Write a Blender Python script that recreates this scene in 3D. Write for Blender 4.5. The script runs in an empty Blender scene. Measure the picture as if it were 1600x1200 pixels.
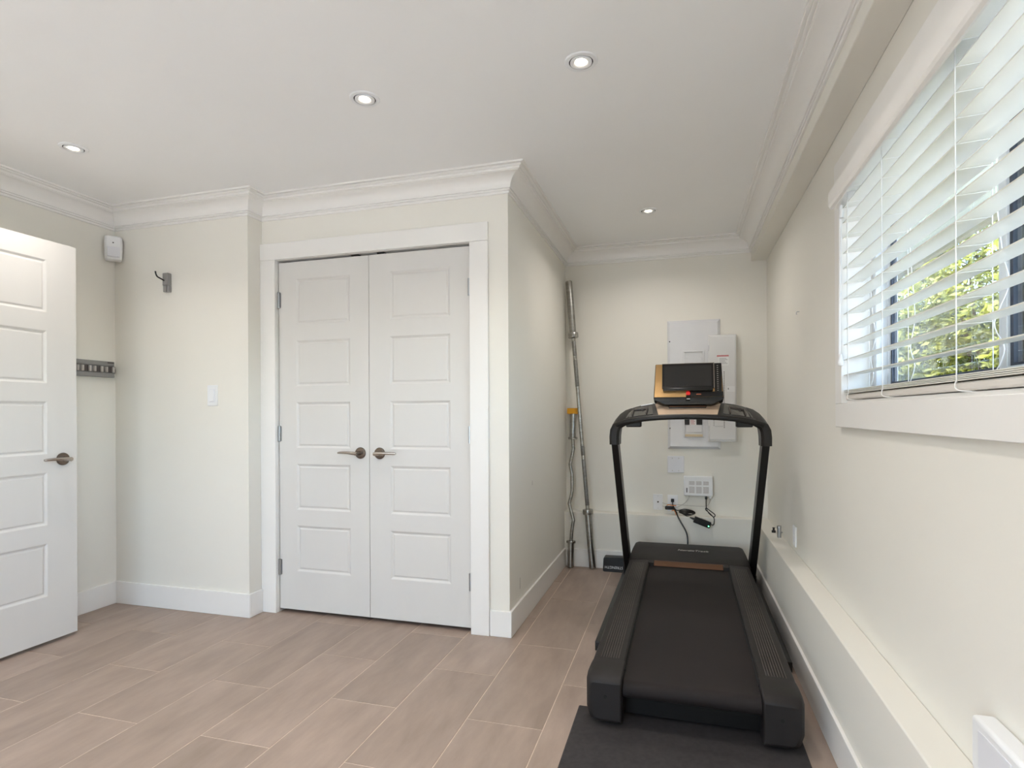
import bpy, bmesh, math, random
from mathutils import Vector, Matrix
random.seed(7)
SC = bpy.context.scene
COL = SC.collection

# ------------------------------------------------------------------ camera, world, sun, exposure
F_PX, YAW, ROLL, CAM_H, CY = 900.81, math.radians(16.246), math.radians(-0.28), 1.143, 646.19
_F = Vector((-math.sin(YAW), math.cos(YAW), 0)); _R0 = Vector((math.cos(YAW), math.sin(YAW), 0)); _U0 = Vector((0, 0, 1))
_R = _R0 * math.cos(ROLL) + _U0 * math.sin(ROLL); _U = _U0 * math.cos(ROLL) - _R0 * math.sin(ROLL)
cam_d = bpy.data.cameras.new('camera'); cam = bpy.data.objects.new('camera', cam_d); COL.objects.link(cam)
cam.matrix_world = Matrix(((_R.x, _U.x, -_F.x, 0), (_R.y, _U.y, -_F.y, 0), (_R.z, _U.z, -_F.z, CAM_H), (0, 0, 0, 1)))
cam_d.sensor_width = 36; cam_d.lens = F_PX / 1600 * 36; cam_d.shift_y = (CY - 600) / 1600
cam_d.clip_start = 0.02; cam_d.clip_end = 200
SC.camera = cam

world = bpy.data.worlds.new('sky'); SC.world = world; world.use_nodes = True
wn = world.node_tree.nodes; wl = world.node_tree.links
sky = wn.new('ShaderNodeTexSky'); sky.sky_type = 'NISHITA'; sky.sun_disc = False
sky.sun_elevation = math.radians(58); sky.sun_rotation = math.radians(-90); sky.air_density = 0.8; sky.dust_density = 2.5; sky.ozone_density = 0.6
wl.new(sky.outputs[0], wn['Background'].inputs[0]); wn['Background'].inputs[1].default_value = 1.5

sun_d = bpy.data.lights.new('sun', 'SUN'); sun_d.energy = 3.8; sun_d.angle = math.radians(0.6); sun_d.color = (1, 0.95, 0.86)
sun = bpy.data.objects.new('sun', sun_d); COL.objects.link(sun)
sun.rotation_euler = Vector((0.55, 0.10, -1.0)).to_track_quat('-Z', 'Y').to_euler()

LAMP_W = 3.2
LAMP_COL = (1.0, 0.955, 0.90)
SC.view_settings.view_transform = 'Standard'; SC.view_settings.look = 'None'
SC.view_settings.exposure = 0.57; SC.view_settings.gamma = 1.0; SC.view_settings.use_curve_mapping = False

# ------------------------------------------------------------------ materials
def lin(c):
    f = lambda v: v / 12.92 if v <= 0.04045 else ((v + 0.055) / 1.055) ** 2.4
    return tuple(f(v / 255.0) for v in c) + (1.0,)

MATS = {}
def mat(name, col, rough=0.5, metal=0.0, var=0.0, vscale=6.0, bump=0.0, bscale=200.0, emit=0.0, coat=0.0, spec=None, col2=None, stretch=(1, 1, 1), alpha=None):
    if name in MATS: return MATS[name]
    m = bpy.data.materials.new(name); m.use_nodes = True; MATS[name] = m
    nt = m.node_tree; b = nt.nodes['Principled BSDF']
    c = lin(col); b.inputs['Base Color'].default_value = c
    b.inputs['Roughness'].default_value = rough; b.inputs['Metallic'].default_value = metal
    if spec is not None: b.inputs['Specular IOR Level'].default_value = spec
    if coat: b.inputs['Coat Weight'].default_value = coat; b.inputs['Coat Roughness'].default_value = 0.08
    if emit: b.inputs['Emission Color'].default_value = c; b.inputs['Emission Strength'].default_value = emit
    tc = None
    if var or bump or col2:
        tc = nt.nodes.new('ShaderNodeTexCoord'); mp = nt.nodes.new('ShaderNodeMapping'); mp.inputs['Scale'].default_value = stretch
        nt.links.new(tc.outputs['Object'], mp.inputs[0])
    if var or col2:
        n = nt.nodes.new('ShaderNodeTexNoise'); n.inputs['Scale'].default_value = vscale; n.inputs['Detail'].default_value = 6
        nt.links.new(mp.outputs[0], n.inputs['Vector'])
        r = nt.nodes.new('ShaderNodeValToRGB'); nt.links.new(n.outputs['Fac'], r.inputs[0])
        r.color_ramp.elements[0].position = 0.32; r.color_ramp.elements[1].position = 0.68
        if col2: a, d = c, lin(col2)
        else: a = tuple(v * (1 - var) for v in c[:3]) + (1,); d = tuple(min(1, v * (1 + var)) for v in c[:3]) + (1,)
        r.color_ramp.elements[0].color = a; r.color_ramp.elements[1].color = d
        nt.links.new(r.outputs[0], b.inputs['Base Color'])
    if bump:
        n2 = nt.nodes.new('ShaderNodeTexNoise'); n2.inputs['Scale'].default_value = bscale; n2.inputs['Detail'].default_value = 3
        nt.links.new(mp.outputs[0], n2.inputs['Vector'])
        bp = nt.nodes.new('ShaderNodeBump'); bp.inputs['Strength'].default_value = bump; bp.inputs['Distance'].default_value = 0.002
        nt.links.new(n2.outputs['Fac'], bp.inputs['Height']); nt.links.new(bp.outputs[0], b.inputs['Normal'])
    return m

def tile_material():
    m = bpy.data.materials.new('floor_tile'); m.use_nodes = True; nt = m.node_tree; b = nt.nodes['Principled BSDF']
    tc = nt.nodes.new('ShaderNodeTexCoord'); oi = nt.nodes.new('ShaderNodeObjectInfo')
    add = nt.nodes.new('ShaderNodeVectorMath'); add.operation = 'ADD'
    mul = nt.nodes.new('ShaderNodeVectorMath'); mul.operation = 'SCALE'; mul.inputs[0].default_value = (37, 53, 11)
    nt.links.new(oi.outputs['Random'], mul.inputs['Scale'])
    nt.links.new(tc.outputs['Object'], add.inputs[0]); nt.links.new(mul.outputs[0], add.inputs[1])
    mp = nt.nodes.new('ShaderNodeMapping'); mp.inputs['Scale'].default_value = (9, 2.2, 1); nt.links.new(add.outputs[0], mp.inputs[0])
    n = nt.nodes.new('ShaderNodeTexNoise'); n.inputs['Scale'].default_value = 1.3; n.inputs['Detail'].default_value = 9; n.inputs['Roughness'].default_value = 0.62
    nt.links.new(mp.outputs[0], n.inputs['Vector'])
    r = nt.nodes.new('ShaderNodeValToRGB'); nt.links.new(n.outputs['Fac'], r.inputs[0])
    r.color_ramp.elements[0].position = 0.25; r.color_ramp.elements[0].color = lin((146, 128, 115))
    r.color_ramp.elements[1].position = 0.75; r.color_ramp.elements[1].color = lin((174, 154, 140))
    hs = nt.nodes.new('ShaderNodeHueSaturation'); mr = nt.nodes.new('ShaderNodeMapRange')
    mr.inputs['To Min'].default_value = 0.93; mr.inputs['To Max'].default_value = 1.07
    nt.links.new(oi.outputs['Random'], mr.inputs[0]); nt.links.new(mr.outputs[0], hs.inputs['Value']); nt.links.new(r.outputs[0], hs.inputs['Color'])
    nt.links.new(hs.outputs[0], b.inputs['Base Color']); b.inputs['Roughness'].default_value = 0.42
    n2 = nt.nodes.new('ShaderNodeTexNoise'); n2.inputs['Scale'].default_value = 60; nt.links.new(mp.outputs[0], n2.inputs['Vector'])
    bp = nt.nodes.new('ShaderNodeBump'); bp.inputs['Strength'].default_value = 0.15; bp.inputs['Distance'].default_value = 0.002
    nt.links.new(n2.outputs['Fac'], bp.inputs['Height']); nt.links.new(bp.outputs[0], b.inputs['Normal'])
    return m

def leaf_material(name, a, d, scale):
    m = bpy.data.materials.new(name); m.use_nodes = True; nt = m.node_tree; b = nt.nodes['Principled BSDF']
    tc = nt.nodes.new('ShaderNodeTexCoord'); n = nt.nodes.new('ShaderNodeTexNoise'); n.inputs['Scale'].default_value = scale; n.inputs['Detail'].default_value = 5
    nt.links.new(tc.outputs['Object'], n.inputs['Vector'])
    r = nt.nodes.new('ShaderNodeValToRGB'); nt.links.new(n.outputs['Fac'], r.inputs[0])
    r.color_ramp.elements[0].position = 0.36; r.color_ramp.elements[0].color = lin(a)
    r.color_ramp.elements[1].position = 0.62; r.color_ramp.elements[1].color = lin(d)
    nt.links.new(r.outputs[0], b.inputs['Base Color']); b.inputs['Roughness'].default_value = 0.55
    tr = nt.nodes.new('ShaderNodeBsdfTranslucent'); nt.links.new(r.outputs[0], tr.inputs[0])
    mx = nt.nodes.new('ShaderNodeMixShader'); mx.inputs[0].default_value = 0.35
    out = nt.nodes['Material Output']
    nt.links.new(b.outputs[0], mx.inputs[1]); nt.links.new(tr.outputs[0], mx.inputs[2]); nt.links.new(mx.outputs[0], out.inputs[0])
    return m

def glass_material():
    m = bpy.data.materials.new('window_glass'); m.use_nodes = True; nt = m.node_tree; nt.nodes.remove(nt.nodes['Principled BSDF'])
    t = nt.nodes.new('ShaderNodeBsdfTransparent'); t.inputs[0].default_value = (0.94, 0.97, 0.96, 1)
    g = nt.nodes.new('ShaderNodeBsdfGlossy'); g.inputs['Roughness'].default_value = 0.0
    lw = nt.nodes.new('ShaderNodeLayerWeight'); lw.inputs['Blend'].default_value = 0.5
    pw = nt.nodes.new('ShaderNodeMath'); pw.operation = 'POWER'; pw.inputs[1].default_value = 5; nt.links.new(lw.outputs['Facing'], pw.inputs[0])
    fr = nt.nodes.new('ShaderNodeMath'); fr.operation = 'MULTIPLY_ADD'; fr.inputs[1].default_value = 1.56; fr.inputs[2].default_value = 0.04; nt.links.new(pw.outputs[0], fr.inputs[0])
    mx = nt.nodes.new('ShaderNodeMixShader'); nt.links.new(fr.outputs[0], mx.inputs[0])
    nt.links.new(t.outputs[0], mx.inputs[1]); nt.links.new(g.outputs[0], mx.inputs[2])
    nt.links.new(mx.outputs[0], nt.nodes['Material Output'].inputs[0])
    return m

def slat_material():
    m = bpy.data.materials.new('blind_slat'); m.use_nodes = True; nt = m.node_tree; b = nt.nodes['Principled BSDF']
    b.inputs['Base Color'].default_value = lin((243, 241, 232)); b.inputs['Roughness'].default_value = 0.32
    tr = nt.nodes.new('ShaderNodeBsdfTranslucent'); tr.inputs[0].default_value = lin((242, 240, 214))
    mx = nt.nodes.new('ShaderNodeMixShader'); mx.inputs[0].default_value = 0.12
    nt.links.new(b.outputs[0], mx.inputs[1]); nt.links.new(tr.outputs[0], mx.inputs[2]); nt.links.new(mx.outputs[0], nt.nodes['Material Output'].inputs[0])
    return m

WALL = mat('cream_wall_paint', (237, 233, 223), 0.62, var=0.012, vscale=1.4, bump=0.05, bscale=320)
CEIL = mat('ceiling_paint', (248, 247, 245), 0.75, var=0.012, vscale=1.2, bump=0.05, bscale=260)
TRIM = mat('white_trim_paint', (242, 239, 234), 0.35, var=0.008, vscale=3, bump=0.02, bscale=90)
DOORP = mat('white_door_paint', (222, 219, 214), 0.34, var=0.008, vscale=3, bump=0.04, bscale=60, stretch=(4, 4, 0.5))
GROUT = mat('grout', (216, 197, 180), 0.85, var=0.1, vscale=30)
TILE = tile_material()
NICKEL = mat('satin_nickel', (176, 168, 160), 0.22, 1.0)
NICKEL_D = mat('brushed_nickel_rosette', (112, 100, 91), 0.22, 1.0, var=0.2, vscale=14, stretch=(1, 1, 12))
STEEL = mat('hinge_steel', (178, 180, 183), 0.3, 1.0)
CHROME = mat('bar_steel', (170, 168, 163), 0.27, 1.0, var=0.18, vscale=9, stretch=(1, 1, 6))
KNURL = mat('knurled_steel', (142, 141, 138), 0.42, 1.0, var=0.15, vscale=60, bump=0.5, bscale=500)
DARK = mat('shadow_gap', (20, 19, 18), 0.9)  # near-black stands in for the shade inside gaps and holes
GREYP = mat('grey_plastic', (140, 138, 136), 0.5)
GREYD = mat('dark_grey_plastic', (84, 78, 76), 0.6)
BLACKM = mat('black_metal', (22, 21, 21), 0.33, 0.1)
WHITEP = mat('white_plastic', (240, 240, 240), 0.35)
WHITEP2 = mat('white_plate_plastic', (232, 232, 236), 0.4)
PANELG = mat('panel_grey_enamel', (224, 224, 226), 0.24, 0.1, var=0.02, vscale=8)
PANELW = mat('panel_pale_enamel', (226, 225, 224), 0.36, var=0.01)
YELLOW = mat('yellow_plastic', (226, 160, 22), 0.45)
ORANGE = mat('orange_tie', (236, 140, 40), 0.5)
BLACKP = mat('black_plastic', (25, 23, 22), 0.45, var=0.12, vscale=20, bump=0.12, bscale=900)
BLACKT = mat('black_texture', (34, 30, 29), 0.52, spec=0.35, var=0.14, vscale=9, bump=0.22, bscale=1400)
BELT = mat('running_belt', (33, 27, 26), 0.66, spec=0.3, var=0.16, vscale=5, bump=0.4, bscale=1300)
RIB = mat('rail_rib', (86, 77, 72), 0.5, var=0.3, vscale=40)
GLOSSB = mat('gloss_black', (9, 9, 9), 0.22, coat=0.2)
SCREEN = mat('screen_glass', (26, 25, 25), 0.12, coat=0.8, var=0.25, vscale=14)
GOLDSHEEN = mat('console_lamp_sheen', (196, 158, 108), 0.28, 0.9)  # gold tint stands in for the lamp's warm reflection on the console
TAN = mat('tan_plate', (222, 196, 170), 0.38, 0.25)
BRNZ2 = mat('copper_strip', (112, 80, 60), 0.36, 0.8)
REDP = mat('red_key_glow', (220, 40, 36), 0.35, emit=0.25)  # faint glow painted into the key, which is no lamp
GREENL = mat('green_led', (90, 255, 150), 0.4, emit=6)
FADED = mat('pale_print', (196, 190, 184), 0.5)
WHITEINK = mat('white_ink', (236, 236, 236), 0.5)
REDINK = mat('red_ink', (190, 60, 66), 0.6)
GREYINK = mat('grey_ink', (150, 150, 152), 0.6)
CORDW = mat('blind_cord', (245, 244, 240), 0.6)
VINYL = mat('window_vinyl', (238, 241, 245), 0.35)
NAVY = mat('dark_window_gasket', (58, 66, 82), 0.45)
GLASS = glass_material()
SLAT = slat_material()
RAILM = mat('blind_rail', (226, 220, 212), 0.3)
MATTM = mat('rubber_mat', (50, 46, 46), 0.75, var=0.2, vscale=60, bump=0.4, bscale=500)
LENS = mat('lamp_lens', (255, 238, 208), 0.4, emit=9.0)
SOFFIT = mat('soffit_paint', (236, 234, 214), 0.6)
FASCIA = mat('fascia_tan', (178, 164, 138), 0.6)
GROUND = mat('pale_bounce_ground', (214, 212, 206), 0.9, var=0.3, vscale=3)  # lightened to bounce daylight up to the ceiling and slats
BARK = mat('bark', (84, 68, 54), 0.9)
SCUFF = mat('scuff_mark', (128, 112, 100), 0.7)

# ------------------------------------------------------------------ mesh helpers
def eul(rx=0, ry=0, rz=0): return Matrix.Rotation(rz, 4, 'Z') @ Matrix.Rotation(ry, 4, 'Y') @ Matrix.Rotation(rx, 4, 'X')

class MB:
    def __init__(s): s.v = []; s.f = []
    def add(s, vs, fs, M=None):
        o = len(s.v)
        for p in vs:
            p = Vector(p); s.v.append(M @ p if M is not None else p)
        for f in fs: s.f.append(tuple(i + o for i in f))
        return s
    def box(s, x0, x1, y0, y1, z0, z1, M=None):
        return s.add([(x0, y0, z0), (x1, y0, z0), (x1, y1, z0), (x0, y1, z0), (x0, y0, z1), (x1, y0, z1), (x1, y1, z1), (x0, y1, z1)],
                     [(0, 3, 2, 1), (4, 5, 6, 7), (0, 1, 5, 4), (1, 2, 6, 5), (2, 3, 7, 6), (3, 0, 4, 7)], M)
    def prism(s, prof, a, b, axis='Y', M=None):
        n = len(prof)
        def P(u, w, t): return {'Y': (u, t, w), 'X': (t, u, w), 'Z': (u, w, t)}[axis]
        vs = [P(u, w, a) for u, w in prof] + [P(u, w, b) for u, w in prof]
        fs = [(i, (i + 1) % n, (i + 1) % n + n, i + n) for i in range(n)] + [tuple(range(n - 1, -1, -1)), tuple(range(n, 2 * n))]
        return s.add(vs, fs, M)
    def loft(s, rings, closed=True, cap=True):
        n = len(rings[0]); vs = [p for r in rings for p in r]; fs = []
        for k in range(len(rings) - 1):
            for i in range(n if closed else n - 1):
                j = (i + 1) % n; fs.append((k * n + i, k * n + j, (k + 1) * n + j, (k + 1) * n + i))
        if cap and closed: fs += [tuple(range(n - 1, -1, -1)), tuple(range((len(rings) - 1) * n, len(rings) * n))]
        return s.add(vs, fs)
    def tube(s, pts, r, n=10, rs=None):
        pts = [Vector(p) for p in pts]; rings = []; up = None
        for i, p in enumerate(pts):
            t = (pts[min(i + 1, len(pts) - 1)] - pts[max(i - 1, 0)]).normalized()
            if up is None: up = t.orthogonal().normalized()
            else:
                up = (up - t * up.dot(t)); up = up.normalized() if up.length > 1e-6 else t.orthogonal().normalized()
            bi = t.cross(up); rr = rs[i] if rs else r
            rings.append([p + up * rr * math.cos(2 * math.pi * k / n) + bi * rr * math.sin(2 * math.pi * k / n) for k in range(n)])
        return s.loft(rings)
    def lathe(s, prof, M=None, n=28):
        rings = [[Vector((r * math.cos(2 * math.pi * k / n), r * math.sin(2 * math.pi * k / n), z)) for k in range(n)] for r, z in prof]
        if M is not None: rings = [[M @ p for p in r] for r in rings]
        return s.loft(rings)
    def build(s, name, m, parent=None, bevel=0, seg=2, smooth=False, origin=None):
        me = bpy.data.meshes.new(name)
        if origin is None:
            xs = [p.x for p in s.v]; ys = [p.y for p in s.v]; zs = [p.z for p in s.v]
            origin = Vector(((min(xs) + max(xs)) / 2, (min(ys) + max(ys)) / 2, min(zs)))
        origin = Vector(origin)
        me.from_pydata([tuple(p - origin) for p in s.v], [], s.f)
        b = bmesh.new(); b.from_mesh(me); bmesh.ops.recalc_face_normals(b, faces=b.faces); b.to_mesh(me); b.free()
        if smooth:
            me.shade_smooth(); me.set_sharp_from_angle(angle=math.radians(35))
        me.materials.append(m)
        o = bpy.data.objects.new(name, me); COL.objects.link(o)
        o['w'] = 0
        del o['w']
        ORG[o.name] = origin
        if parent is not None:
            o.parent = parent; o.location = origin - ORG[parent.name]
        else: o.location = origin
        if bevel:
            md = o.modifiers.new('bevel', 'BEVEL'); md.width = bevel; md.segments = seg; md.limit_method = 'ANGLE'; md.angle_limit = math.radians(40)
            md.harden_normals = False
            if not smooth: me.shade_smooth(); me.set_sharp_from_angle(angle=math.radians(35))
        return o
ORG = {}

def tag(o, label, cat=None, group=None, kind=None):
    if label: o['label'] = label
    if cat: o['category'] = cat
    if group: o['group'] = group
    if kind: o['kind'] = kind
    return o
def thing(name, loc, label, cat, group=None, kind=None):
    o = bpy.data.objects.new(name, None); COL.objects.link(o); o.location = loc; ORG[o.name] = Vector(loc); o.empty_display_size = 0.05
    return tag(o, label, cat, group, kind)
def struct(o, label, cat): return tag(o, label, cat, None, 'structure')

def catmull(pts, n=8):
    pts = [Vector(p) for p in pts]; q = [pts[0]] + pts + [pts[-1]]; out = []
    for i in range(1, len(q) - 2):
        for k in range(n):
            t = k / n; a, b, c, d = q[i - 1], q[i], q[i + 1], q[i + 2]
            out.append(0.5 * ((2 * b) + (c - a) * t + (2 * a - 5 * b + 4 * c - d) * t * t + (3 * b - a - 3 * c + d) * t ** 3))
    out.append(pts[-1]); return out

def text_part(name, body, size, M, m, parent, extrude=0.0004, align='CENTER', shear=0.0, space=1.0):
    cu = bpy.data.curves.new(name, 'FONT'); cu.body = body; cu.size = size; cu.extrude = extrude; cu.align_x = align; cu.align_y = 'CENTER'; cu.shear = shear; cu.space_character = space
    t = bpy.data.objects.new(name, cu); COL.objects.link(t)
    me = bpy.data.meshes.new_from_object(t); bpy.data.objects.remove(t); bpy.data.curves.remove(cu)
    mb = MB(); mb.add([M @ v.co for v in me.vertices], [tuple(p.vertices) for p in me.polygons]); bpy.data.meshes.remove(me)
    return mb.build(name, m, parent)

# ------------------------------------------------------------------ dimensions of the room
XL, XR = -3.317, 0.586          # left wall, right wall
YN = 2.709                      # back wall of the left nook
XJ = -2.339                     # jog
YC = 2.824                      # closet wall
XC = -0.840                     # closet corner / alcove left wall
YB = 4.368                      # alcove back wall
H = 2.386
XLEDGE, YLEDGE, ZLEDGE = 0.494, 4.273, 0.405
YFRONT = -1.9                   # wall behind the camera
XBEAM, ZBEAM = 0.486, 2.207

# floor: base slab and single tiles
base = MB().box(XL - 0.1, XR + 0.1, YFRONT - 0.1, YB + 0.1, -0.08, -0.0010).build('floor', GROUT)
struct(base, 'brown-grey porcelain tile floor laid in staggered long planks', 'floor')
TP, TL, GW = 0.2917, 0.727, 0.0029
full = None
for k in range(-9, 6):
    xa = -0.482 + k * TP - TP; xb = xa + TP
    xa2, xb2 = max(xa, XL), min(xb, XLEDGE)
    if xb2 - xa2 < 0.02: continue
    y = 2.027 if k % 2 == 0 else 2.027 + TL / 2      # column I-H (k=0) has joints at 2.027
    y -= 5 * TL
    while y < YB:
        y0, y1 = max(y, YFRONT), min(y + TL, 4.30)
        if y1 - y0 > 0.03 and y1 > -0.4:
            isfull = abs((y1 - y0) - TL) < 1e-6 and abs((xb2 - xa2) - TP) < 1e-6
            ax, bx, ay, by = xa2 + GW / 2, xb2 - GW / 2, y0 + GW / 2, y1 - GW / 2
            if isfull and full is not None:
                o = full.copy(); COL.objects.link(o); o.parent = base; o.location = Vector(((ax + bx) / 2, (ay + by) / 2, -0.0035)) - ORG['floor']
            else:
                c = 0.0009
                mb = MB().loft([[(ax, ay, -0.0035), (bx, ay, -0.0035), (bx, by, -0.0035), (ax, by, -0.0035)],
                                [(ax, ay, -c), (bx, ay, -c), (bx, by, -c), (ax, by, -c)],
                                [(ax + c, ay + c, 0), (bx - c, ay + c, 0), (bx - c, by - c, 0), (ax + c, by - c, 0)]])
                o = mb.build('tile', TILE, base)
                if isfull: full = o
        y += TL

struct(MB().box(XL - 0.1, XR + 0.1, YFRONT - 0.1, YB + 0.1, H, H + 0.1).build('ceiling', CEIL), 'smooth pale grey-white ceiling with recessed spotlights', 'ceiling')
struct(MB().box(XL - 0.1, XL, YFRONT - 0.1, YN + 0.1, 0, H).build('wall_left', WALL), 'cream wall behind the open white door', 'wall')
struct(MB().box(XL, XJ, YN, YC + 0.1, 0, H).build('wall_nook', WALL), 'beige wall with the grey hook and light switch', 'wall')
struct(MB().box(XJ - 0.1, XJ, YC + 0.1, YB, 0, H).build('wall_closet_left', WALL), 'unseen closet side wall added to keep outside light out', 'wall')  # wall added out of view so no outside light shows under the closet doors
OPX0, OPX1, OPZ = -2.251, -1.031, 2.040
cw = MB(); cw.box(XJ, OPX0, YC, YC + 0.1, 0, H); cw.box(OPX1, XC - 0.1, YC, YC + 0.1, 0, H); cw.box(OPX0, OPX1, YC, YC + 0.1, OPZ, H)
struct(cw.build('wall_closet', WALL), 'cream wall around the closet double doors', 'wall')
struct(MB().box(XC - 0.1, XC, YC, YB, 0, H).build('wall_alcove_left', WALL), 'beige side wall running back beside the treadmill', 'wall')
struct(MB().box(XL - 0.1, XR + 0.1, YB, YB + 0.1, 0, H).build('wall_back', WALL), 'cream back wall carrying the electrical panels', 'wall')
WY0, WY1, WZ0, WZ1 = 0.72, 2.372, 1.172, 1.985     # window opening
rw = MB(); T = 0.16
rw.box(XR, XR + T, WY1, YB, 0, H); W3 = (-1.55, -0.05, 1.02, 1.985)
rw.box(XR, XR + T, W3[1], WY0, 0, H); rw.box(XR, XR + T, YFRONT - 0.1, W3[0], 0, H); rw.box(XR, XR + T, W3[0], W3[1], 0, W3[2]); rw.box(XR, XR + T, W3[0], W3[1], W3[3], H); rw.box(XR, XR + T, WY0, WY1, 0, WZ0); rw.box(XR, XR + T, WY0, WY1, WZ1, H)
struct(rw.build('wall_right', WALL), 'pale cream wall under the window with the blind', 'wall')
PX0, PX1, PZ1 = -2.45, -0.65, 2.08               # unseen patio doors added behind the camera for more daylight
fw = MB(); fw.box(XL - 0.1, PX0, YFRONT - 0.1, YFRONT, 0, H); fw.box(PX1, XR + 0.1, YFRONT - 0.1, YFRONT, 0, H); fw.box(PX0, PX1, YFRONT - 0.1, YFRONT, PZ1, H)
struct(fw.build('wall_front', WALL), 'cream wall at the near end of the room', 'wall')
pd = thing('added_window_2', ((PX0 + PX1) / 2, YFRONT - 0.05, 0), 'unseen glazed patio doors added at the near end for daylight', 'window', None, 'structure')
pf_ = MB(); npan = 2; pw_ = (PX1 - PX0) / npan
for k in range(npan + 1): pf_.box(PX0 + k * pw_ - (0.03 if 0 < k < npan else 0 if k == 0 else 0.06), PX0 + k * pw_ + (0.03 if 0 < k < npan else 0.06 if k == 0 else 0), YFRONT - 0.08, YFRONT - 0.03, 0, PZ1)
pf_.box(PX0 + 0.06, PX1 - 0.06, YFRONT - 0.08, YFRONT - 0.03, 0, 0.08); pf_.box(PX0 + 0.06, PX1 - 0.06, YFRONT - 0.08, YFRONT - 0.03, PZ1 - 0.06, PZ1)
pf_.build('frame', VINYL, pd)
for k in range(npan): MB().box(PX0 + k * pw_ + (0.06 if k == 0 else 0.03), PX0 + (k + 1) * pw_ - (0.06 if k == npan - 1 else 0.03), YFRONT - 0.058, YFRONT - 0.052, 0.08, PZ1 - 0.06).build('pane', GLASS, pd)
w3 = thing('added_window_3', (XR + 0.1, -0.8, W3[2]), 'unseen second window added to the window wall for daylight', 'window', None, 'structure')  # window added out of view to brighten the left side and ceiling
w3f = MB(); ym = (W3[0] + W3[1]) / 2
for a_, b_ in ((W3[0], W3[0] + 0.05), (ym - 0.03, ym + 0.03), (W3[1] - 0.05, W3[1])): w3f.box(XR + 0.07, XR + 0.13, a_, b_, W3[2], W3[3])
for a_, b_ in ((W3[0] + 0.05, ym - 0.03), (ym + 0.03, W3[1] - 0.05)):
    w3f.box(XR + 0.07, XR + 0.13, a_, b_, W3[2], W3[2] + 0.05); w3f.box(XR + 0.07, XR + 0.13, a_, b_, W3[3] - 0.05, W3[3])
    MB().box(XR + 0.098, XR + 0.102, a_, b_, W3[2] + 0.05, W3[3] - 0.05).build('pane', GLASS, w3)
w3f.build('frame', VINYL, w3)
# foundation ledges
struct(MB().box(XLEDGE, XR, YFRONT, YB, 0, ZLEDGE).build('wall_ledge_right', WALL, bevel=0.004), 'low boxed-out ledge along the foot of the window wall', 'ledge')
struct(MB().box(XC, XLEDGE, YLEDGE, YB, 0, ZLEDGE).build('wall_ledge_back', WALL, bevel=0.004), 'low ledge along the foot of the back wall behind the bars', 'ledge')
struct(MB().box(XBEAM, XR, YFRONT, YB, ZBEAM, H).build('trim_beam', WALL, bevel=0.003), 'narrow boxed beam under the ceiling above the window', 'beam')

# baseboards
BH, BT = 0.133, 0.013
def board(name, x0, x1, y0, y1, label):
    struct(MB().box(x0, x1, y0, y1, 0, BH).build(name, TRIM, bevel=0.0025), label, 'baseboard')
board('baseboard_left', XL, XL + BT, YFRONT, YN, 'white baseboard behind the open door')
board('baseboard_nook', XL, XJ + BT, YN - BT, YN, 'white baseboard below the light switch')
board('baseboard_jog', XJ, XJ + BT, YN, YC - 0.018, 'short white baseboard return left of the closet')
board('baseboard_closet', -0.944, XC + BT, YC - BT, YC, 'short white baseboard right of the closet doors')
board('baseboard_alcove', XC, XC + BT, YC, YLEDGE - BT, 'white baseboard along the alcove side wall')
board('baseboard_back', XC, XLEDGE - BT, YLEDGE - BT, YLEDGE, 'white baseboard behind the steel bars and treadmill')
board('baseboard_right', XLEDGE - BT, XLEDGE, YFRONT, YLEDGE, 'white baseboard below the window ledge right of the treadmill')

# crown moulding: one profile swept along each wall with mitred ends
cp = [(0, -0.118), (0.008, -0.118), (0.010, -0.115), (0.010, -0.109), (0.006, -0.1075), (0.006, -0.105), (0.0125, -0.1035), (0.014, -0.099), (0.012, -0.0965), (0.012, -0.094), (0.019, -0.0935)]
cp += [(0.019 + 0.058 * (1 - math.cos(a)), -0.0935 + 0.060 * math.sin(a)) for a in [math.pi / 2 * k / 9 for k in range(1, 10)]]
cp += [(0.077, -0.0310), (0.084, -0.0300), (0.086, -0.027), (0.086, -0.022), (0.083, -0.0205), (0.083, -0.0185), (0.092, -0.0175), (0.097, -0.0145), (0.097, -0.0120), (0.094, -0.0105), (0.094, -0.0090), (0.108, -0.0085), (0.110, -0.006), (0.110, 0)]
path = [(XL, YFRONT), (XL, YN), (XJ, YN), (XJ, YC), (XC, YC), (XC, YB), (XBEAM, YB), (XBEAM, YFRONT)]
inward = []      # normals pointing into the room for every run
for i in range(len(path) - 1):
    d = (Vector(path[i + 1]) - Vector(path[i])).normalized(); inward.append(Vector((d.y, -d.x)))
crown_labels = ['crown moulding on the left wall above the open door', 'crown moulding above the grey wall hook', 'short crown return left of the closet',
                'crown moulding above the closet doors', 'crown moulding receding along the alcove side wall', 'crown moulding on the far wall above the panels', 'crown moulding along the beam above the window']
for i in range(len(path) - 1):
    a, b = Vector(path[i]), Vector(path[i + 1]); nn = inward[i]
    def corner(p, other):
        if other is None: return nn
        return nn + other
    na = corner(a, inward[i - 1] if i > 0 else None); nb = corner(b, inward[i + 1] if i < len(inward) - 1 else None)
    r0 = [(a.x + na.x * u, a.y + na.y * u, H + w) for u, w in cp] + [(a.x, a.y, H)]
    r1 = [(b.x + nb.x * u, b.y + nb.y * u, H + w) for u, w in cp] + [(b.x, b.y, H)]
    struct(MB().loft([r0, r1]).build('trim_%d' % (i + 1), TRIM, smooth=True), 'white ' + crown_labels[i], 'crown moulding')

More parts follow.
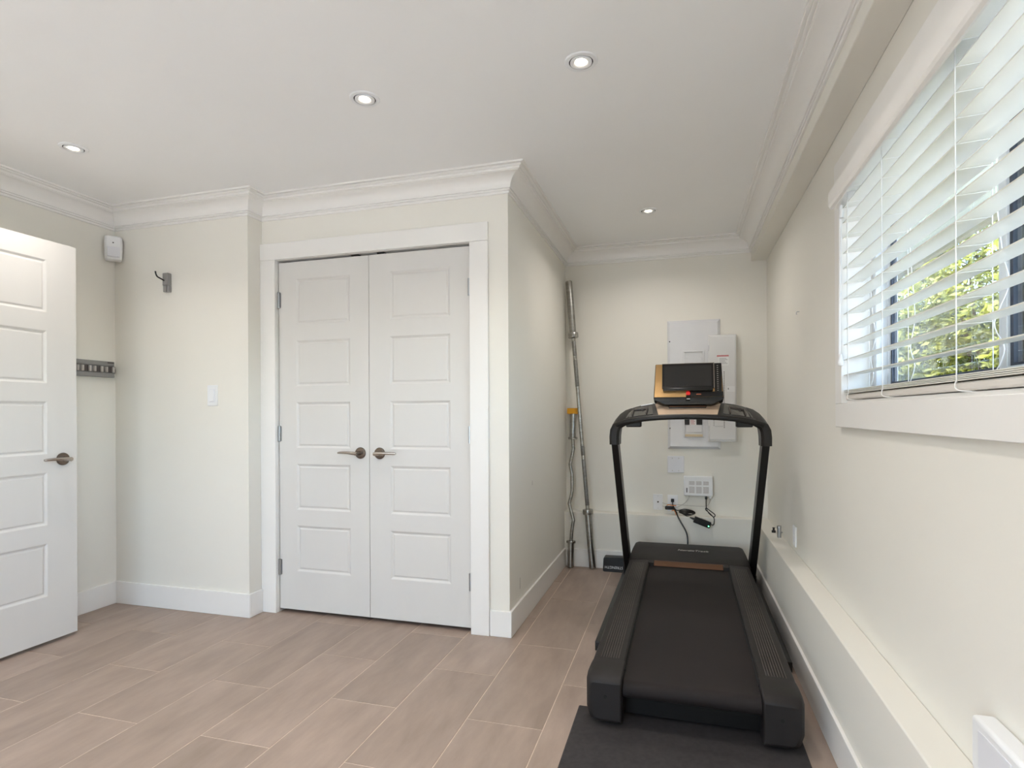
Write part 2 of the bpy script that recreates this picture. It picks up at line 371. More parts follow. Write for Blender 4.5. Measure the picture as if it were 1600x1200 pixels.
# ------------------------------------------------------------------ doors
PZ = [(1.924 - 0.3546 * k, 1.924 - 0.3546 * k - 0.2645) for k in range(5)]
def lever(parent, M, direction, name='handle'):
    """lever handle; local: x along the door, y out of the door face, z up"""
    hb = MB(); rot = M @ Matrix.Rotation(-math.pi / 2, 4, 'X')
    hb.lathe([(0.0005, 0.0), (0.032, 0.0), (0.0325, 0.004), (0.030, 0.009), (0.020, 0.011), (0.0005, 0.011)], rot)
    h = hb.build(name, NICKEL_D, parent, smooth=True)
    nk = MB(); nk.lathe([(0.0005, 0.010), (0.012, 0.010), (0.0105, 0.018), (0.0095, 0.050), (0.011, 0.058), (0.0005, 0.060)], rot, 18); nk.build('neck', NICKEL, h, smooth=True)
    pts = [M @ Vector((direction * t, y, z)) for t, y, z in ((-0.008, 0.054, 0), (0.02, 0.056, 0.002), (0.05, 0.053, 0.004), (0.08, 0.048, 0.004), (0.105, 0.044, 0.003), (0.118, 0.042, 0.002))]
    lv = MB(); lv.tube(pts, 0.008, 12, rs=[0.0095, 0.010, 0.0085, 0.0075, 0.0068, 0.005]); lv.build('lever', NICKEL, h, smooth=True)

def panel_mesh(x0, x1, z0, z1, y):
    """moulded panel facing -y: sloped moulding, groove, flat field"""
    def ring(i, dy): return [(x0 + i, y + dy, z0 + i), (x1 - i, y + dy, z0 + i), (x1 - i, y + dy, z1 - i), (x0 + i, y + dy, z1 - i)]
    rs = [ring(0, 0.020), ring(0, 0.0), ring(0.003, 0.0012), ring(0.010, 0.0062), ring(0.013, 0.0072), ring(0.0165, 0.0068), ring(0.021, 0.0035), ring(0.0235, 0.003)]
    mb = MB(); mb.loft(rs, cap=True); return mb

def leaf(parent, x0, x1, z0, z1, y, th, px0, px1, tf=None):
    """door leaf body with five openings, each closed by a panel"""
    mb = MB()
    mb.box(x0, px0, y, y + th, z0, z1); mb.box(px1, x1, y, y + th, z0, z1)
    zz = [z1] + [q for p in PZ for q in p] + [z0]
    for k in range(0, len(zz), 2): mb.box(px0, px1, y, y + th, zz[k + 1], zz[k])
    objs = []
    if tf: mb.v = [tf @ p for p in mb.v]
    objs.append(mb.build('leaf', DOORP, parent))
    for (pt, pb) in PZ:
        p = panel_mesh(px0, px1, pb, pt, y)
        if tf: p.v = [tf @ q for q in p.v]
        objs.append(p.build('panel', DOORP, parent))
    return objs

def hinge(parent, x, y, zc, side):
    mb = MB(); mb.tube([(x, y, zc - 0.045), (x, y, zc + 0.045)], 0.0070, 10)
    mb.box(x - 0.006 if side < 0 else x - 0.010, x + 0.010 if side < 0 else x + 0.006, y + 0.0055, y + 0.0073, zc - 0.043, zc + 0.043)
    for k in (-0.015, 0.015): mb.tube([(x, y, zc + k - 0.0008), (x, y, zc + k + 0.0008)], 0.0076, 10)
    mb.build('hinge', STEEL, parent, smooth=True)

YD = 2.838
d2 = thing('door_2', ((-2.237 - 1.650) / 2, YD, 0.021), 'left leaf of the white five-panel closet doors, hinged beside the jog', 'door', None, 'structure')
leaf(d2, -2.234, -1.6495, 0.021, 2.022, YD, 0.035, -2.119, -1.767)
d3 = thing('door_3', ((-1.046 - 1.646) / 2, YD, 0.021), 'right leaf of the white five-panel closet doors, nearer the treadmill', 'door', None, 'structure')
leaf(d3, -1.6465, -1.049, 0.021, 2.022, YD, 0.035, -1.521, -1.166)
for z in (1.806, 1.033, 0.262):
    hinge(d2, -2.2295, YD - 0.0075, z, -1); hinge(d3, -1.0555, YD - 0.0075, z, 1)
for d, x, dr in ((d2, -1.703, -1), (d3, -1.584, 1)):
    M = Matrix.Translation((x, YD, 0.928)) @ Matrix.Rotation(math.pi, 4, 'Z')      # local +y points to -Y, local x flips
    lever(d, M, -dr)
for d, x in ((d2, -1.735), (d3, -1.575)):
    MB().box(x - 0.022, x + 0.022, YD + 0.001, YD + 0.03, 2.0225, 2.0335).build('catch', BLACKM, d)

# closet frame: jamb lining and flat casing
fr = thing('door_frame', ((OPX0 + OPX1) / 2, YC, 0), 'flat white casing around the closet double doors', 'door frame', None, 'structure')
for nm, a in (('jamb', (OPX0, OPX0 + 0.0125, YC - 0.001, YC + 0.1, 0, OPZ)), ('jamb', (OPX1 - 0.0145, OPX1, YC - 0.001, YC + 0.1, 0, OPZ)), ('head_jamb', (OPX0 + 0.0125, OPX1 - 0.0145, YC - 0.001, YC + 0.1, 2.0345, OPZ))):
    MB().box(*a).build(nm, TRIM, fr)
MB().box(-2.3385, -2.2385, YC - 0.018, YC, 0, 2.0345).build('casing', TRIM, fr, bevel=0.002)
MB().box(-1.045, -0.945, YC - 0.018, YC, 0, 2.0345).build('casing', TRIM, fr, bevel=0.002)
MB().box(-2.3385, -0.945, YC - 0.018, YC, 2.0355, 2.131).build('head_casing', TRIM, fr, bevel=0.002)

# open door on the left (parallel to the left wall)
DX = -3.036
d1 = thing('door_1', (DX - 0.017, 1.88, 0.017), 'white five-panel door standing open at the left edge', 'door', None, 'structure')
tf = Matrix.Translation((DX, 0, 0)) @ Matrix(((0, -1, 0, 0), (1, 0, 0, 0), (0, 0, 1, 0), (0, 0, 0, 1)))   # local (x,y) -> world (-y, x)
leaf(d1, 1.50, 2.262, 0.017, 2.022, 0.0, 0.035, 1.648, 2.116, tf)
M1 = tf @ Matrix.Translation((2.19, 0, 0.922)) @ Matrix.Rotation(math.pi, 4, 'Z')
lever(d1, M1, 1)
M1b = tf @ Matrix.Translation((2.19, 0.035, 0.922)); lever(d1, M1b, -1)
# stub of wall carrying the hinges of that door (just outside the view)
struct(MB().box(XL + BT, DX + 0.02, 1.38, 1.495, 0, H - 0.118).build('wall_stub', WALL), 'short wall stub carrying the open door', 'wall')

# ------------------------------------------------------------------ window
CW = 0.565
w1 = thing('window_1', (XR, 1.55, 1.087), 'white sliding window with flat casing behind the blind', 'window', None, 'structure')
CY1, CY0 = 2.440, WY0 - 0.085
MB().box(CW, XR, CY0, CY1, 1.087, 1.174).build('bottom_casing', TRIM, w1, bevel=0.002)
MB().box(CW, XR, WY1 - 0.016, CY1, 1.174, 1.985).build('side_casing', TRIM, w1, bevel=0.002)
MB().box(CW, XR, CY0, WY0, 1.174, 1.985).build('side_casing', TRIM, w1, bevel=0.002)
MB().box(CW, XR, CY0, CY1 + 0.004, 1.985, 2.074).build('head_casing', TRIM, w1, bevel=0.002)
XV = 0.668                                                        # front of the vinyl frame
MB().box(XR, XV + 0.07, WY1 - 0.016, WY1, WZ0, WZ1).build('reveal', TRIM, w1)
MB().box(XR, XV + 0.07, WY0, WY0 + 0.016, WZ0, WZ1).build('reveal', TRIM, w1)
MB().box(XR - 0.002, XV + 0.07, WY0 + 0.016, WY1 - 0.016, WZ0, WZ0 + 0.012).build('sill', TRIM, w1)
MB().box(XR, XV + 0.07, WY0 + 0.016, WY1 - 0.016, WZ1 - 0.012, WZ1).build('reveal', TRIM, w1)
fz0, fz1, fy0, fy1 = WZ0 + 0.012, WZ1 - 0.012, WY0 + 0.016, WY1 - 0.016
vf = MB(); vf.box(XV, XV + 0.07, fy1 - 0.030, fy1, fz0, fz1); vf.box(XV, XV + 0.07, fy0, fy0 + 0.030, fz0, fz1)
vf.box(XV, XV + 0.07, fy0 + 0.03, fy1 - 0.03, fz0, fz0 + 0.028); vf.box(XV, XV + 0.07, fy0 + 0.03, fy1 - 0.03, fz1 - 0.028, fz1)
vf.build('vinyl_frame', VINYL, w1, bevel=0.003)
def sash(x, ya, yb, nm, far=False):
    mb = MB(); a = 0.034
    mb.box(x, x + 0.024, yb - a, yb, fz0 + 0.02, fz1 - 0.02)
    if far: ya = 1.532 - a
    else: mb.box(x, x + 0.024, ya, ya + a, fz0 + 0.02, fz1 - 0.02)
    mb.box(x, x + 0.024, ya + a, yb - a, fz0 + 0.02, fz0 + 0.056); mb.box(x, x + 0.024, ya + a, yb - a, fz1 - 0.056, fz1 - 0.02)
    s = mb.build(nm, VINYL, w1, bevel=0.002)
    g = MB(); i = a; w = 0.013
    for (p, q, u, v) in ((ya + i, ya + i + w, fz0 + 0.056, fz1 - 0.056), (yb - i - w, yb - i, fz0 + 0.056, fz1 - 0.056), (ya + i + w, yb - i - w, fz0 + 0.056, fz0 + 0.062), (ya + i + w, yb - i - w, fz1 - 0.062, fz1 - 0.056))[1 if far else 0:]:
        g.box(x + 0.006, x + 0.022, p, q, u, v)
    g.build('gasket', NAVY, s)
    MB().box(x + 0.010, x + 0.013, ya + a + w, yb - a - w, fz0 + 0.062, fz1 - 0.062).build('pane', GLASS, s)
sash(XV + 0.036, 1.455, fy1 - 0.012, 'sash', True)
sash(XV + 0.010, fy0 + 0.012, 1.527, 'sash')
MB().box(XV + 0.036, XV + 0.060, 1.455, 1.532, fz0 + 0.02, fz1 - 0.02).build('meeting_stile', NAVY, w1, bevel=0.002)

# blind
bl = thing('window_blind', (0.60, 1.55, 1.187), 'white horizontal slat blind lowered over the window', 'blind')
BY0, BY1 = 0.742, 2.349
SX0, SX1, SP = 0.572, 0.634, 0.0553
def slat_mesh():
    mb = MB(); n = 6; top = []; bot = []
    for k in range(n + 1):
        t = k / n; x = SX0 + (SX1 - SX0) * t; c = 0.0022 * (1 - (2 * t - 1) ** 2)
        top.append((x, c + 0.0014)); bot.append((x, c - 0.0014))
    mb.prism(top + bot[::-1], BY0, BY1, 'Y'); return mb
first = None
ang = math.radians(-5)
for k in range(13):
    z = 1.223 + 0.0553 * (k + 1)
    if first is None:
        mb = slat_mesh(); c = Vector(((SX0 + SX1) / 2, 0, 0)); Mx = Matrix.Translation(c) @ Matrix.Rotation(ang, 4, 'Y') @ Matrix.Translation(-c)
        mb.v = [Mx @ p + Vector((0, 0, z)) for p in mb.v]; first = mb.build('slat', SLAT, bl, smooth=True); z00 = z; l00 = first.location.copy()
    else:
        o = first.copy(); COL.objects.link(o); o.parent = bl; o.location = l00 + Vector((0, 0, z - z00))
MB().box(SX0 + 0.004, SX1 - 0.002, BY0 + 0.01, BY1 - 0.006, 1.1865, 1.206).build('bottom_rail', RAILM, bl, bevel=0.005)
sl = MB()
for k in range(4): sl.box(SX0, SX1, BY0, BY1, 1.2085 + k * 0.0036, 1.2109 + k * 0.0036)
sl.build('stacked_slats', SLAT, bl)
MB().box(0.570, 0.632, BY0, BY1, 1.945, 1.983).build('head_rail', WHITEP, bl, bevel=0.003)
vp = [(0.565, 1.978), (0.553, 1.978), (0.549, 1.970), (0.540, 1.962), (0.534, 1.952), (0.532, 1.944), (0.526, 1.942), (0.520, 1.936), (0.520, 1.890), (0.524, 1.880), (0.531, 1.875), (0.536, 1.875), (0.536, 1.935), (0.565, 1.962)]
MB().prism(vp, CY0 + 0.06, 2.330, 'Y').build('valance', TRIM, bl)
cd = None
for j, yl in enumerate((2.285, 1.925, 1.455, 0.95)):
    mb = MB(); rn = lambda s: random.uniform(-s, s)
    mb.tube([(SX0 - 0.002, yl, 1.206), (SX0 - 0.002, yl, 1.95)], 0.0013, 6)
    mb.tube([(SX1 + 0.002, yl, 1.206), (SX1 + 0.002, yl, 1.95)], 0.0011, 6)
    for k in range(13):
        z = 1.223 + 0.0553 * (k + 1) - 0.0045; mb.tube([(SX0 - 0.002, yl, z), (SX1 + 0.002, yl, z + 0.004)], 0.0007, 5)
    loopp = catmull([(SX0 - 0.002, yl, 1.21), (SX0 - 0.004, yl + 0.002, 1.198), (SX0 - 0.003, yl - 0.012, 1.188), (SX0 + 0.012, yl - 0.035, 1.1845), (SX0 + 0.03, yl - 0.05, 1.1845)], 6)
    mb.tube(loopp, 0.0015, 6)
    mb.build('ladder_cord', CORDW, bl, smooth=True)
    wig = [(SX1 - 0.004, yl - 0.01, 1.95)] + [(SX1 + 0.004 + rn(0.002), yl - 0.015 + rn(0.004), 1.9 - 0.1 * q) for q in range(4)] + [(SX1 + 0.006, yl - 0.03, 1.47), (SX1 + 0.004, yl - 0.045 + rn(0.02), 1.40), (SX1 + 0.006, yl + rn(0.02), 1.33), (SX1 + 0.004, yl - 0.04, 1.27), (SX1 - 0.002, yl - 0.01, 1.215)]
    MB().tube(catmull(wig, 6), 0.0012, 6).build('lift_cord', CORDW, bl, smooth=True)
wd = MB(); wd.tube([(0.556, 2.318, 1.885), (0.556, 2.336, 1.36), (0.556, 2.337, 1.325)], 0.0045, 10); wd.build('tilt_wand', WHITEP, bl, smooth=True)
ts = MB(); ts.lathe([(0.001, 0), (0.009, 0.002), (0.011, 0.012), (0.006, 0.03), (0.004, 0.042), (0.001, 0.043)], Matrix.Translation((0.555, 2.318, 1.308)), 14)
ts.tube([(0.555, 2.318, 1.35), (0.558, 2.316, 1.88)], 0.0012, 6); ts.build('cord_tassel', WHITEP, bl, smooth=True)
tk = MB(); tk.lathe([(0.001, 0), (0.007, 0.0), (0.006, 0.03), (0.001, 0.031)], Matrix.Translation((0.557, 2.305, 1.835)), 12); tk.build('wand_hook', WHITEP, bl, smooth=True)

# ------------------------------------------------------------------ outdoors
gnd = MB(); gnd.box(XR + T, 14, -2.05, 30, -0.3, -0.12); gnd.box(-14, 14, -14, -2.05, -0.3, -0.12)
struct(gnd.build('ground', GROUND), 'unseen ground beyond the window, made pale to bounce daylight', 'ground')
ev = thing('roof_eave', (1.2, 3, 2.05), 'pale boarded eave seen through the blind', 'eave', None, 'structure')
for k in range(7): MB().box(XR + T + 0.002 + k * 0.085, XR + T + 0.083 + k * 0.085, -2.2, 9, 2.075, 2.09).build('soffit_board', SOFFIT, ev)
MB().box(1.345, 1.375, -2.2, 9, 2.005, 2.16).build('fascia', FASCIA, ev)
struct(MB().box(XL - 1, 1.375, -2.2, 9, 2.52, 2.6).build('roof', FASCIA), 'roof slab over the room', 'roof')
LEAF1 = leaf_material('leaf_yellow_green', (44, 58, 24), (176, 180, 78), 3.4)
LEAF2 = leaf_material('leaf_mid_green', (38, 58, 30), (130, 148, 72), 3.2)
def shrub(name, cx, cy, rx, ry, hh, n, m, label, sz):
    t = thing(name, (cx, cy, -0.12), label, 'shrub', 'hedge shrubs beyond the window')
    mb = MB()
    lumps = [(random.uniform(-1, 1), random.uniform(-1, 1), random.random(), random.uniform(0.25, 0.5)) for _ in range(16)]
    for i in range(n):
        th = random.uniform(0, 2 * math.pi); u = random.random(); rr = random.uniform(0.72, 1.0) ** 0.6
        z = u * hh
        taper = math.sqrt(max(0.02, 1 - max(0, (u - 0.45) / 0.55) ** 2.4))
        wob = 1 + 0.13 * math.sin(th * 5 + u * 9) + 0.1 * math.sin(u * 23 + th * 3)
        p = Vector((cx + rx * rr * taper * wob * math.cos(th), cy + ry * rr * taper * wob * math.sin(th), z - 0.1))
        a = Vector((random.gauss(0, 1), random.gauss(0, 1), random.gauss(0, 1))).normalized(); b = a.orthogonal().normalized()
        s = sz * random.uniform(0.6, 1.3); o = len(mb.v)
        mb.v += [p - a * s, p + b * s * 0.42, p + a * s, p - b * s * 0.42]; mb.f.append((o, o + 1, o + 2, o + 3))
    f = mb.build('foliage', m, t); f['kind'] = 'stuff'
    st = MB()
    for k in range(4):
        a = k * 1.7; st.tube([(cx + 0.06 * math.cos(a), cy + 0.06 * math.sin(a), -0.12), (cx + 0.25 * rx * math.cos(a), cy + 0.25 * ry * math.sin(a), hh * 0.45), (cx + 0.5 * rx * math.cos(a), cy + 0.5 * ry * math.sin(a), hh * 0.8)], 0.03, 7, rs=[0.035, 0.025, 0.01])
    st.build('stem', BARK, t)
shrub('garden_shrub', 3.2, 7.3, 0.85, 0.80, 3.4, 21000, LEAF1, 'sunlit yellow-green shrub in the middle of the window', 0.048)
shrub('garden_shrub', 3.2, 5.35, 0.8, 0.80, 3.6, 17000, LEAF1, 'tall yellow-green shrub at the right window edge', 0.048)
shrub('garden_shrub', 3.0, 9.3, 0.9, 0.82, 3.3, 16000, LEAF2, 'green shrub behind the left sash of the window', 0.055)
shrub('garden_shrub', 3.1, 11.7, 1.0, 1.2, 3.4, 12000, LEAF2, 'green shrub furthest along the hedge by the window frame', 0.06)
shrub('garden_shrub', 3.2, 3.3, 0.85, 0.85, 3.0, 8000, LEAF2, 'green shrub of the hedge nearest the camera side', 0.08)
hb = thing('background_tree', (6.5, 9.5, -0.12), 'dark tree mass behind the garden hedge', 'tree')
mb = MB()
for i in range(9000):
    p = Vector((6.5 + random.gauss(0, 0.5), 9.5 + random.uniform(-6, 7), random.uniform(-0.1, 3.1 + 0.5 * math.sin(i))))
    a = Vector((random.gauss(0, 1), random.gauss(0, 1), random.gauss(0, 1))).normalized(); b = a.orthogonal().normalized(); s = random.uniform(0.1, 0.2); o = len(mb.v)
    mb.v += [p - a * s, p + b * s * 0.5, p + a * s, p - b * s * 0.5]; mb.f.append((o, o + 1, o + 2, o + 3))
f = mb.build('foliage', leaf_material('leaf_dark', (34, 44, 28), (70, 84, 46), 1.5), hb); f['kind'] = 'stuff'
MB().tube([(6.5, 9.5, -0.12), (6.5, 9.6, 1.5), (6.4, 9.5, 2.8)], 0.1, 8, rs=[0.13, 0.1, 0.05]).build('trunk', BARK, hb)

# ------------------------------------------------------------------ ceiling spotlights
def downlight(x, y, label, tilt=0.0, aim=0.0):
    t = thing('ceiling_spotlight', (x, y, H - 0.008), label, 'spotlight', 'recessed ceiling spotlights')
    Mt = Matrix.Translation((x, y, H)) @ Matrix.Rotation(math.pi, 4, 'X')
    MB().lathe([(0.0425, 0.0), (0.0425, 0.004), (0.044, 0.0055), (0.056, 0.0045), (0.0585, 0.002), (0.0585, 0.0)], Mt, 40).build('trim_ring', WHITEP, t, smooth=True)
    MB().lathe([(0.0385, 0.0002), (0.0425, 0.0002), (0.0425, 0.0015), (0.0385, 0.0015)], Mt, 40).build('gap_ring', DARK, t)
    Mg = Mt @ Matrix.Rotation(tilt, 4, 'X')
    MB().lathe([(0.0225, 0.001), (0.0385, 0.001), (0.0385, 0.0055), (0.036, 0.0068), (0.026, 0.0055), (0.0225, 0.003)], Mg, 40).build('gimbal_ring', WHITEP, t, smooth=True)
    MB().lathe([(0.0005, 0.0015), (0.0225, 0.0015), (0.021, 0.004), (0.012, 0.0052), (0.0005, 0.0055)], Mg, 32).build('lens', LENS, t, smooth=True)
    dots = MB()
    for k in range(16):
        a = 2 * math.pi * k / 16; dots.lathe([(0.0002, 0.0040), (0.0014, 0.0040), (0.0012, 0.0050), (0.0002, 0.0052)], Mg @ Matrix.Translation((0.0188 * math.cos(a), 0.0188 * math.sin(a), 0)), 6)
    dots.build('lens_dots', GREYP, t)
    ld = bpy.data.lights.new('spot_bulb', 'AREA'); ld.shape = 'DISK'; ld.size = 0.05; ld.energy = LAMP_W; ld.color = LAMP_COL; ld.spread = math.radians(148)
    lo = bpy.data.objects.new('spot_bulb', ld); COL.objects.link(lo); lo.parent = t; lo.location = (0, 0, -0.002); lo.rotation_euler.x = -aim
for x, y, l in ((-2.696, 2.001, 'recessed spotlight nearest the left wall'), (-1.186, 2.019, 'recessed spotlight in front of the closet doors'),
                (-0.330, 2.026, 'large recessed spotlight at the top centre of the photo'), (-0.181, 3.636, 'small recessed spotlight above the treadmill')):
    downlight(x, y, l, 0.0, math.radians(14) if y < 3 else 0.0)
for x, y, l in ((-2.696, 0.35, 'left spotlight of the row just above the camera'), (-1.186, 0.35, 'middle spotlight of the row just above the camera'), (-0.330, 0.35, 'right spotlight of the row just above the camera'),
                (-2.696, -1.2, 'left spotlight of the row by the added patio doors'), (-1.186, -1.2, 'middle spotlight of the row by the added patio doors'), (-0.330, -1.2, 'right spotlight of the row by the added patio doors')):
    downlight(x, y, 'added unseen ' + l)  # spotlights added out of view to raise the room's brightness

# ------------------------------------------------------------------ wall fittings on the left
sw = thing('light_switch', (-2.584, YN - 0.004, 1.196), 'white rocker light switch on the beige wall', 'switch')
MB().box(-2.619, -2.549, YN - 0.006, YN, 1.196, 1.315).build('plate', WHITEP, sw, bevel=0.002)
MB().box(-2.602, -2.566, YN - 0.0085, YN - 0.005, 1.216, 1.292).build('rocker_frame', WHITEP2, sw, bevel=0.001)
MB().add([(-2.599, YN - 0.008, 1.22), (-2.569, YN - 0.008, 1.22), (-2.569, YN - 0.008, 1.288), (-2.599, YN - 0.008, 1.288), (-2.599, YN - 0.0135, 1.222), (-2.569, YN - 0.0135, 1.222), (-2.569, YN - 0.009, 1.287), (-2.599, YN - 0.009, 1.287)],
         [(0, 1, 2, 3), (4, 5, 6, 7), (0, 1, 5, 4), (1, 2, 6, 5), (2, 3, 7, 6), (3, 0, 4, 7)]).build('rocker', WHITEP, sw)

hk = thing('wall_hook', (-2.9, YN - 0.02, 1.868), 'grey wall bracket with a black prong high on the beige wall', 'hook')
MB().box(-2.918, -2.879, YN - 0.030, YN, 1.905, 1.979).build('bracket', GREYP, hk, bevel=0.004)
MB().box(-2.918, -2.897, YN - 0.026, YN, 1.868, 1.906).build('clip', GREYP, hk, bevel=0.003)
MB().box(-2.894, -2.879, YN - 0.022, YN, 1.868, 1.906).build('clip', GREYP, hk, bevel=0.003)
MB().tube(catmull([(-2.905, YN - 0.02, 1.932), (-2.905, YN - 0.05, 1.940), (-2.905, YN - 0.074, 1.947), (-2.905, YN - 0.084, 1.960), (-2.905, YN - 0.088, 1.976)], 5), 0.0042, 10).build('prong', BLACKM, hk, smooth=True)

# tool rail on the left wall
rk = thing('tool_rail', (XL + 0.02, 2.49, 1.372), 'grey clip-on tool rail on the cream wall beside the open door', 'tool rail')
RY0, RY1 = 2.25, 2.688
MB().box(XL, XL + 0.012, RY0, RY1, 1.372, 1.468).build('back_plate', GREYP, rk, bevel=0.001)
MB().box(XL + 0.012, XL + 0.020, RY0, RY1, 1.441, 1.468).build('upper_lip', GREYP, rk, bevel=0.003)
MB().box(XL + 0.012, XL + 0.022, RY0, RY1, 1.372, 1.399).build('lower_lip', GREYP, rk, bevel=0.003)
MB().box(XL + 0.0195, XL + 0.021, 2.643, 2.683, 1.456, 1.464).build('badge', GREYD, rk)
for k in range(6):
    yc = RY1 - 0.030 - k * 0.072
    MB().box(XL + 0.012, XL + 0.016, yc - 0.016, yc + 0.016, 1.402, 1.438).build('pocket', GREYD, rk)
    for sgn in (-1, 1):
        MB().box(XL + 0.012, XL + 0.028, yc + sgn * 0.021 - 0.005, yc + sgn * 0.021 + 0.005, 1.402, 1.436).build('gripper', FADED, rk, bevel=0.003)
MB().box(XL, XL + 0.018, RY1, RY1 + 0.006, 1.395, 1.44).build('end_cap', GREYP, rk, bevel=0.002)
MB().box(XL, XL + 0.010, RY1 + 0.009, RY1 + 0.013, 1.404, 1.424).build('end_clip', GREYD, rk)

# motion detector in the corner (faces the room diagonally)
pr = thing('motion_sensor', (XL + 0.05, YN - 0.05, 2.075), 'white corner-mounted motion detector under the crown moulding', 'motion detector')
Mp = Matrix.Translation((XL + 0.045, YN - 0.045, 2.075)) @ Matrix.Rotation(math.radians(52), 4, 'Z')
def ring_p(z, w, y0, y1): return [Mp @ Vector(p) for p in ((-w, y1, z), (-w, y0 + 0.012, z), (-w + 0.012, y0, z), (w - 0.012, y0, z), (w, y0 + 0.012, z), (w, y1, z))]
b = MB(); b.loft([ring_p(0.0, 0.035, -0.010, 0.028), ring_p(0.008, 0.043, -0.022, 0.030), ring_p(0.05, 0.045, -0.032, 0.030), ring_p(0.105, 0.046, -0.030, 0.030), ring_p(0.140, 0.044, -0.024, 0.030), ring_p(0.147, 0.038, -0.012, 0.028)])
b.build('housing', WHITEP, pr, bevel=0.003)
b = MB(); b.loft([[Mp @ Vector((-0.032, -0.0330, 0.018)), Mp @ Vector((0.032, -0.0330, 0.018)), Mp @ Vector((0.032, -0.026, 0.018)), Mp @ Vector((-0.032, -0.026, 0.018))],
                  [Mp @ Vector((-0.032, -0.0350, 0.078)), Mp @ Vector((0.032, -0.0350, 0.078)), Mp @ Vector((0.032, -0.028, 0.078)), Mp @ Vector((-0.032, -0.028, 0.078))]])
b.build('lens_window', WHITEP2, pr, bevel=0.003)
MB().lathe([(0.0003, 0.0), (0.0042, 0.0), (0.0036, 0.002), (0.0003, 0.0026)], Mp @ Matrix.Translation((-0.002, -0.0295, 0.102)) @ Matrix.Rotation(math.pi / 2, 4, 'X'), 12).build('led', GREYD, pr)

# ------------------------------------------------------------------ bars in the alcove corner
def bar_frame(a, b):
    a, b = Vector(a), Vector(b); d = (b - a); L = d.length; q = d.to_track_quat('Z', 'Y'); return Matrix.Translation(a) @ q.to_matrix().to_4x4(), L
bb = thing('barbell', (-0.621, 4.222, 0), 'long straight steel barbell leaning into the corner', 'barbell')
Mb, L = bar_frame((-0.621, 4.226, 0.004), (-0.803, 4.305, 2.140))
sleeve = [(0.001, 0), (0.022, 0), (0.025, 0.004), (0.025, 0.402), (0.001, 0.402)]
MB().lathe(sleeve, Mb, 20).build('sleeve', CHROME, bb, smooth=True)
MB().lathe([(0.001, 0.395), (0.037, 0.395), (0.038, 0.399), (0.038, 0.428), (0.036, 0.432), (0.020, 0.436), (0.001, 0.436)], Mb, 24).build('collar', CHROME, bb, smooth=True)
MB().lathe([(0.001, L - 0.405), (0.025, L - 0.405), (0.025, L - 0.004), (0.022, L), (0.001, L)], Mb, 20).build('sleeve', CHROME, bb, smooth=True)
MB().lathe([(0.001, L - 0.438), (0.020, L - 0.436), (0.036, L - 0.432), (0.038, L - 0.428), (0.038, L - 0.399), (0.036, L - 0.395), (0.001, L - 0.395)], Mb, 24).build('collar', CHROME, bb, smooth=True)
sh = MB().lathe([(0.001, 0.43), (0.0145, 0.43), (0.0145, L - 0.43), (0.001, L - 0.43)], Mb, 16).build('shaft', CHROME, bb, smooth=True)
for za, zb in ((0.46, 0.80), (0.83, 0.90), (L - 0.80, L - 0.60), (L - 0.57, L - 0.46)):
    MB().lathe([(0.0145, za), (0.0152, za + 0.002), (0.0152, zb - 0.002), (0.0145, zb)], Mb, 16).build('knurling', KNURL, sh, smooth=True)

ez = thing('curl_bar', (-0.782, 4.214, 0), 'short wavy steel curl bar standing beside the barbell', 'curl bar')
Me, L2 = bar_frame((-0.782, 4.214, 0.004), (-0.776, 4.320, 1.145))
MB().lathe([(0.001, 0), (0.021, 0), (0.024, 0.003), (0.024, 0.180), (0.001, 0.180)], Me, 20).build('sleeve', CHROME, ez, smooth=True)
MB().lathe([(0.001, 0.178), (0.034, 0.178), (0.035, 0.182), (0.035, 0.190), (0.034, 0.194), (0.001, 0.194)], Me, 22).build('collar', CHROME, ez, smooth=True)
MB().lathe([(0.001, L2 - 0.185), (0.024, L2 - 0.185), (0.024, L2 - 0.003), (0.021, L2), (0.001, L2)], Me, 20).build('sleeve', CHROME, ez, smooth=True)
MB().lathe([(0.001, L2 - 0.199), (0.034, L2 - 0.199), (0.035, L2 - 0.195), (0.035, L2 - 0.187), (0.034, L2 - 0.183), (0.001, L2 - 0.183)], Me, 22).build('collar', CHROME, ez, smooth=True)
wav = [(0, .19), (.005, .27), (.014, .335), (.013, .355), (-.015, .455), (-.017, .475), (0, .55), (0, .66), (-.004, .70), (-.015, .75), (-.013, .775), (.006, .87), (.005, .89), (0, .955)]
MB().tube([Me @ Vector((0, 0, p.y)) + Vector((p.x, 0, 0)) for p in catmull([(u, w, 0) for u, w in wav], 4)], 0.0125, 12).build('shaft', CHROME, ez, smooth=True)
cl = thing('bar_clamp', (-0.775, 4.30, 1.12), 'yellow spring clamp on the top of the curl bar', 'clamp')
Mc = Me @ Matrix.Translation((0, 0, L2 - 0.008))
b = MB(); n = 24; inn = [(0.0245 * math.cos(2 * math.pi * k / n), 0.0245 * math.sin(2 * math.pi * k / n)) for k in range(n)]
out = [(max(-0.040, min(0.040, 0.056 * math.cos(2 * math.pi * k / n))), max(-0.034, min(0.034, 0.056 * math.sin(2 * math.pi * k / n)))) for k in range(n)]
b.loft([[Mc @ Vector((x, y, z)) for x, y in pr_] for z, pr_ in ((0.0, inn), (0.0, out), (0.042, out), (0.042, inn))] + [[Mc @ Vector((x, y, 0)) for x, y in inn]], cap=False)
b.build('clamp_body', YELLOW, cl, bevel=0.002)
b = MB(); b.box(-0.028, 0.006, -0.0355, -0.033, 0.008, 0.032, Mc); b.build('label_plate', BLACKM, cl)
b = MB(); b.box(0.022, 0.036, -0.0375, -0.033, 0.010, 0.020, Mc); b.build('release_button', BLACKM, cl)

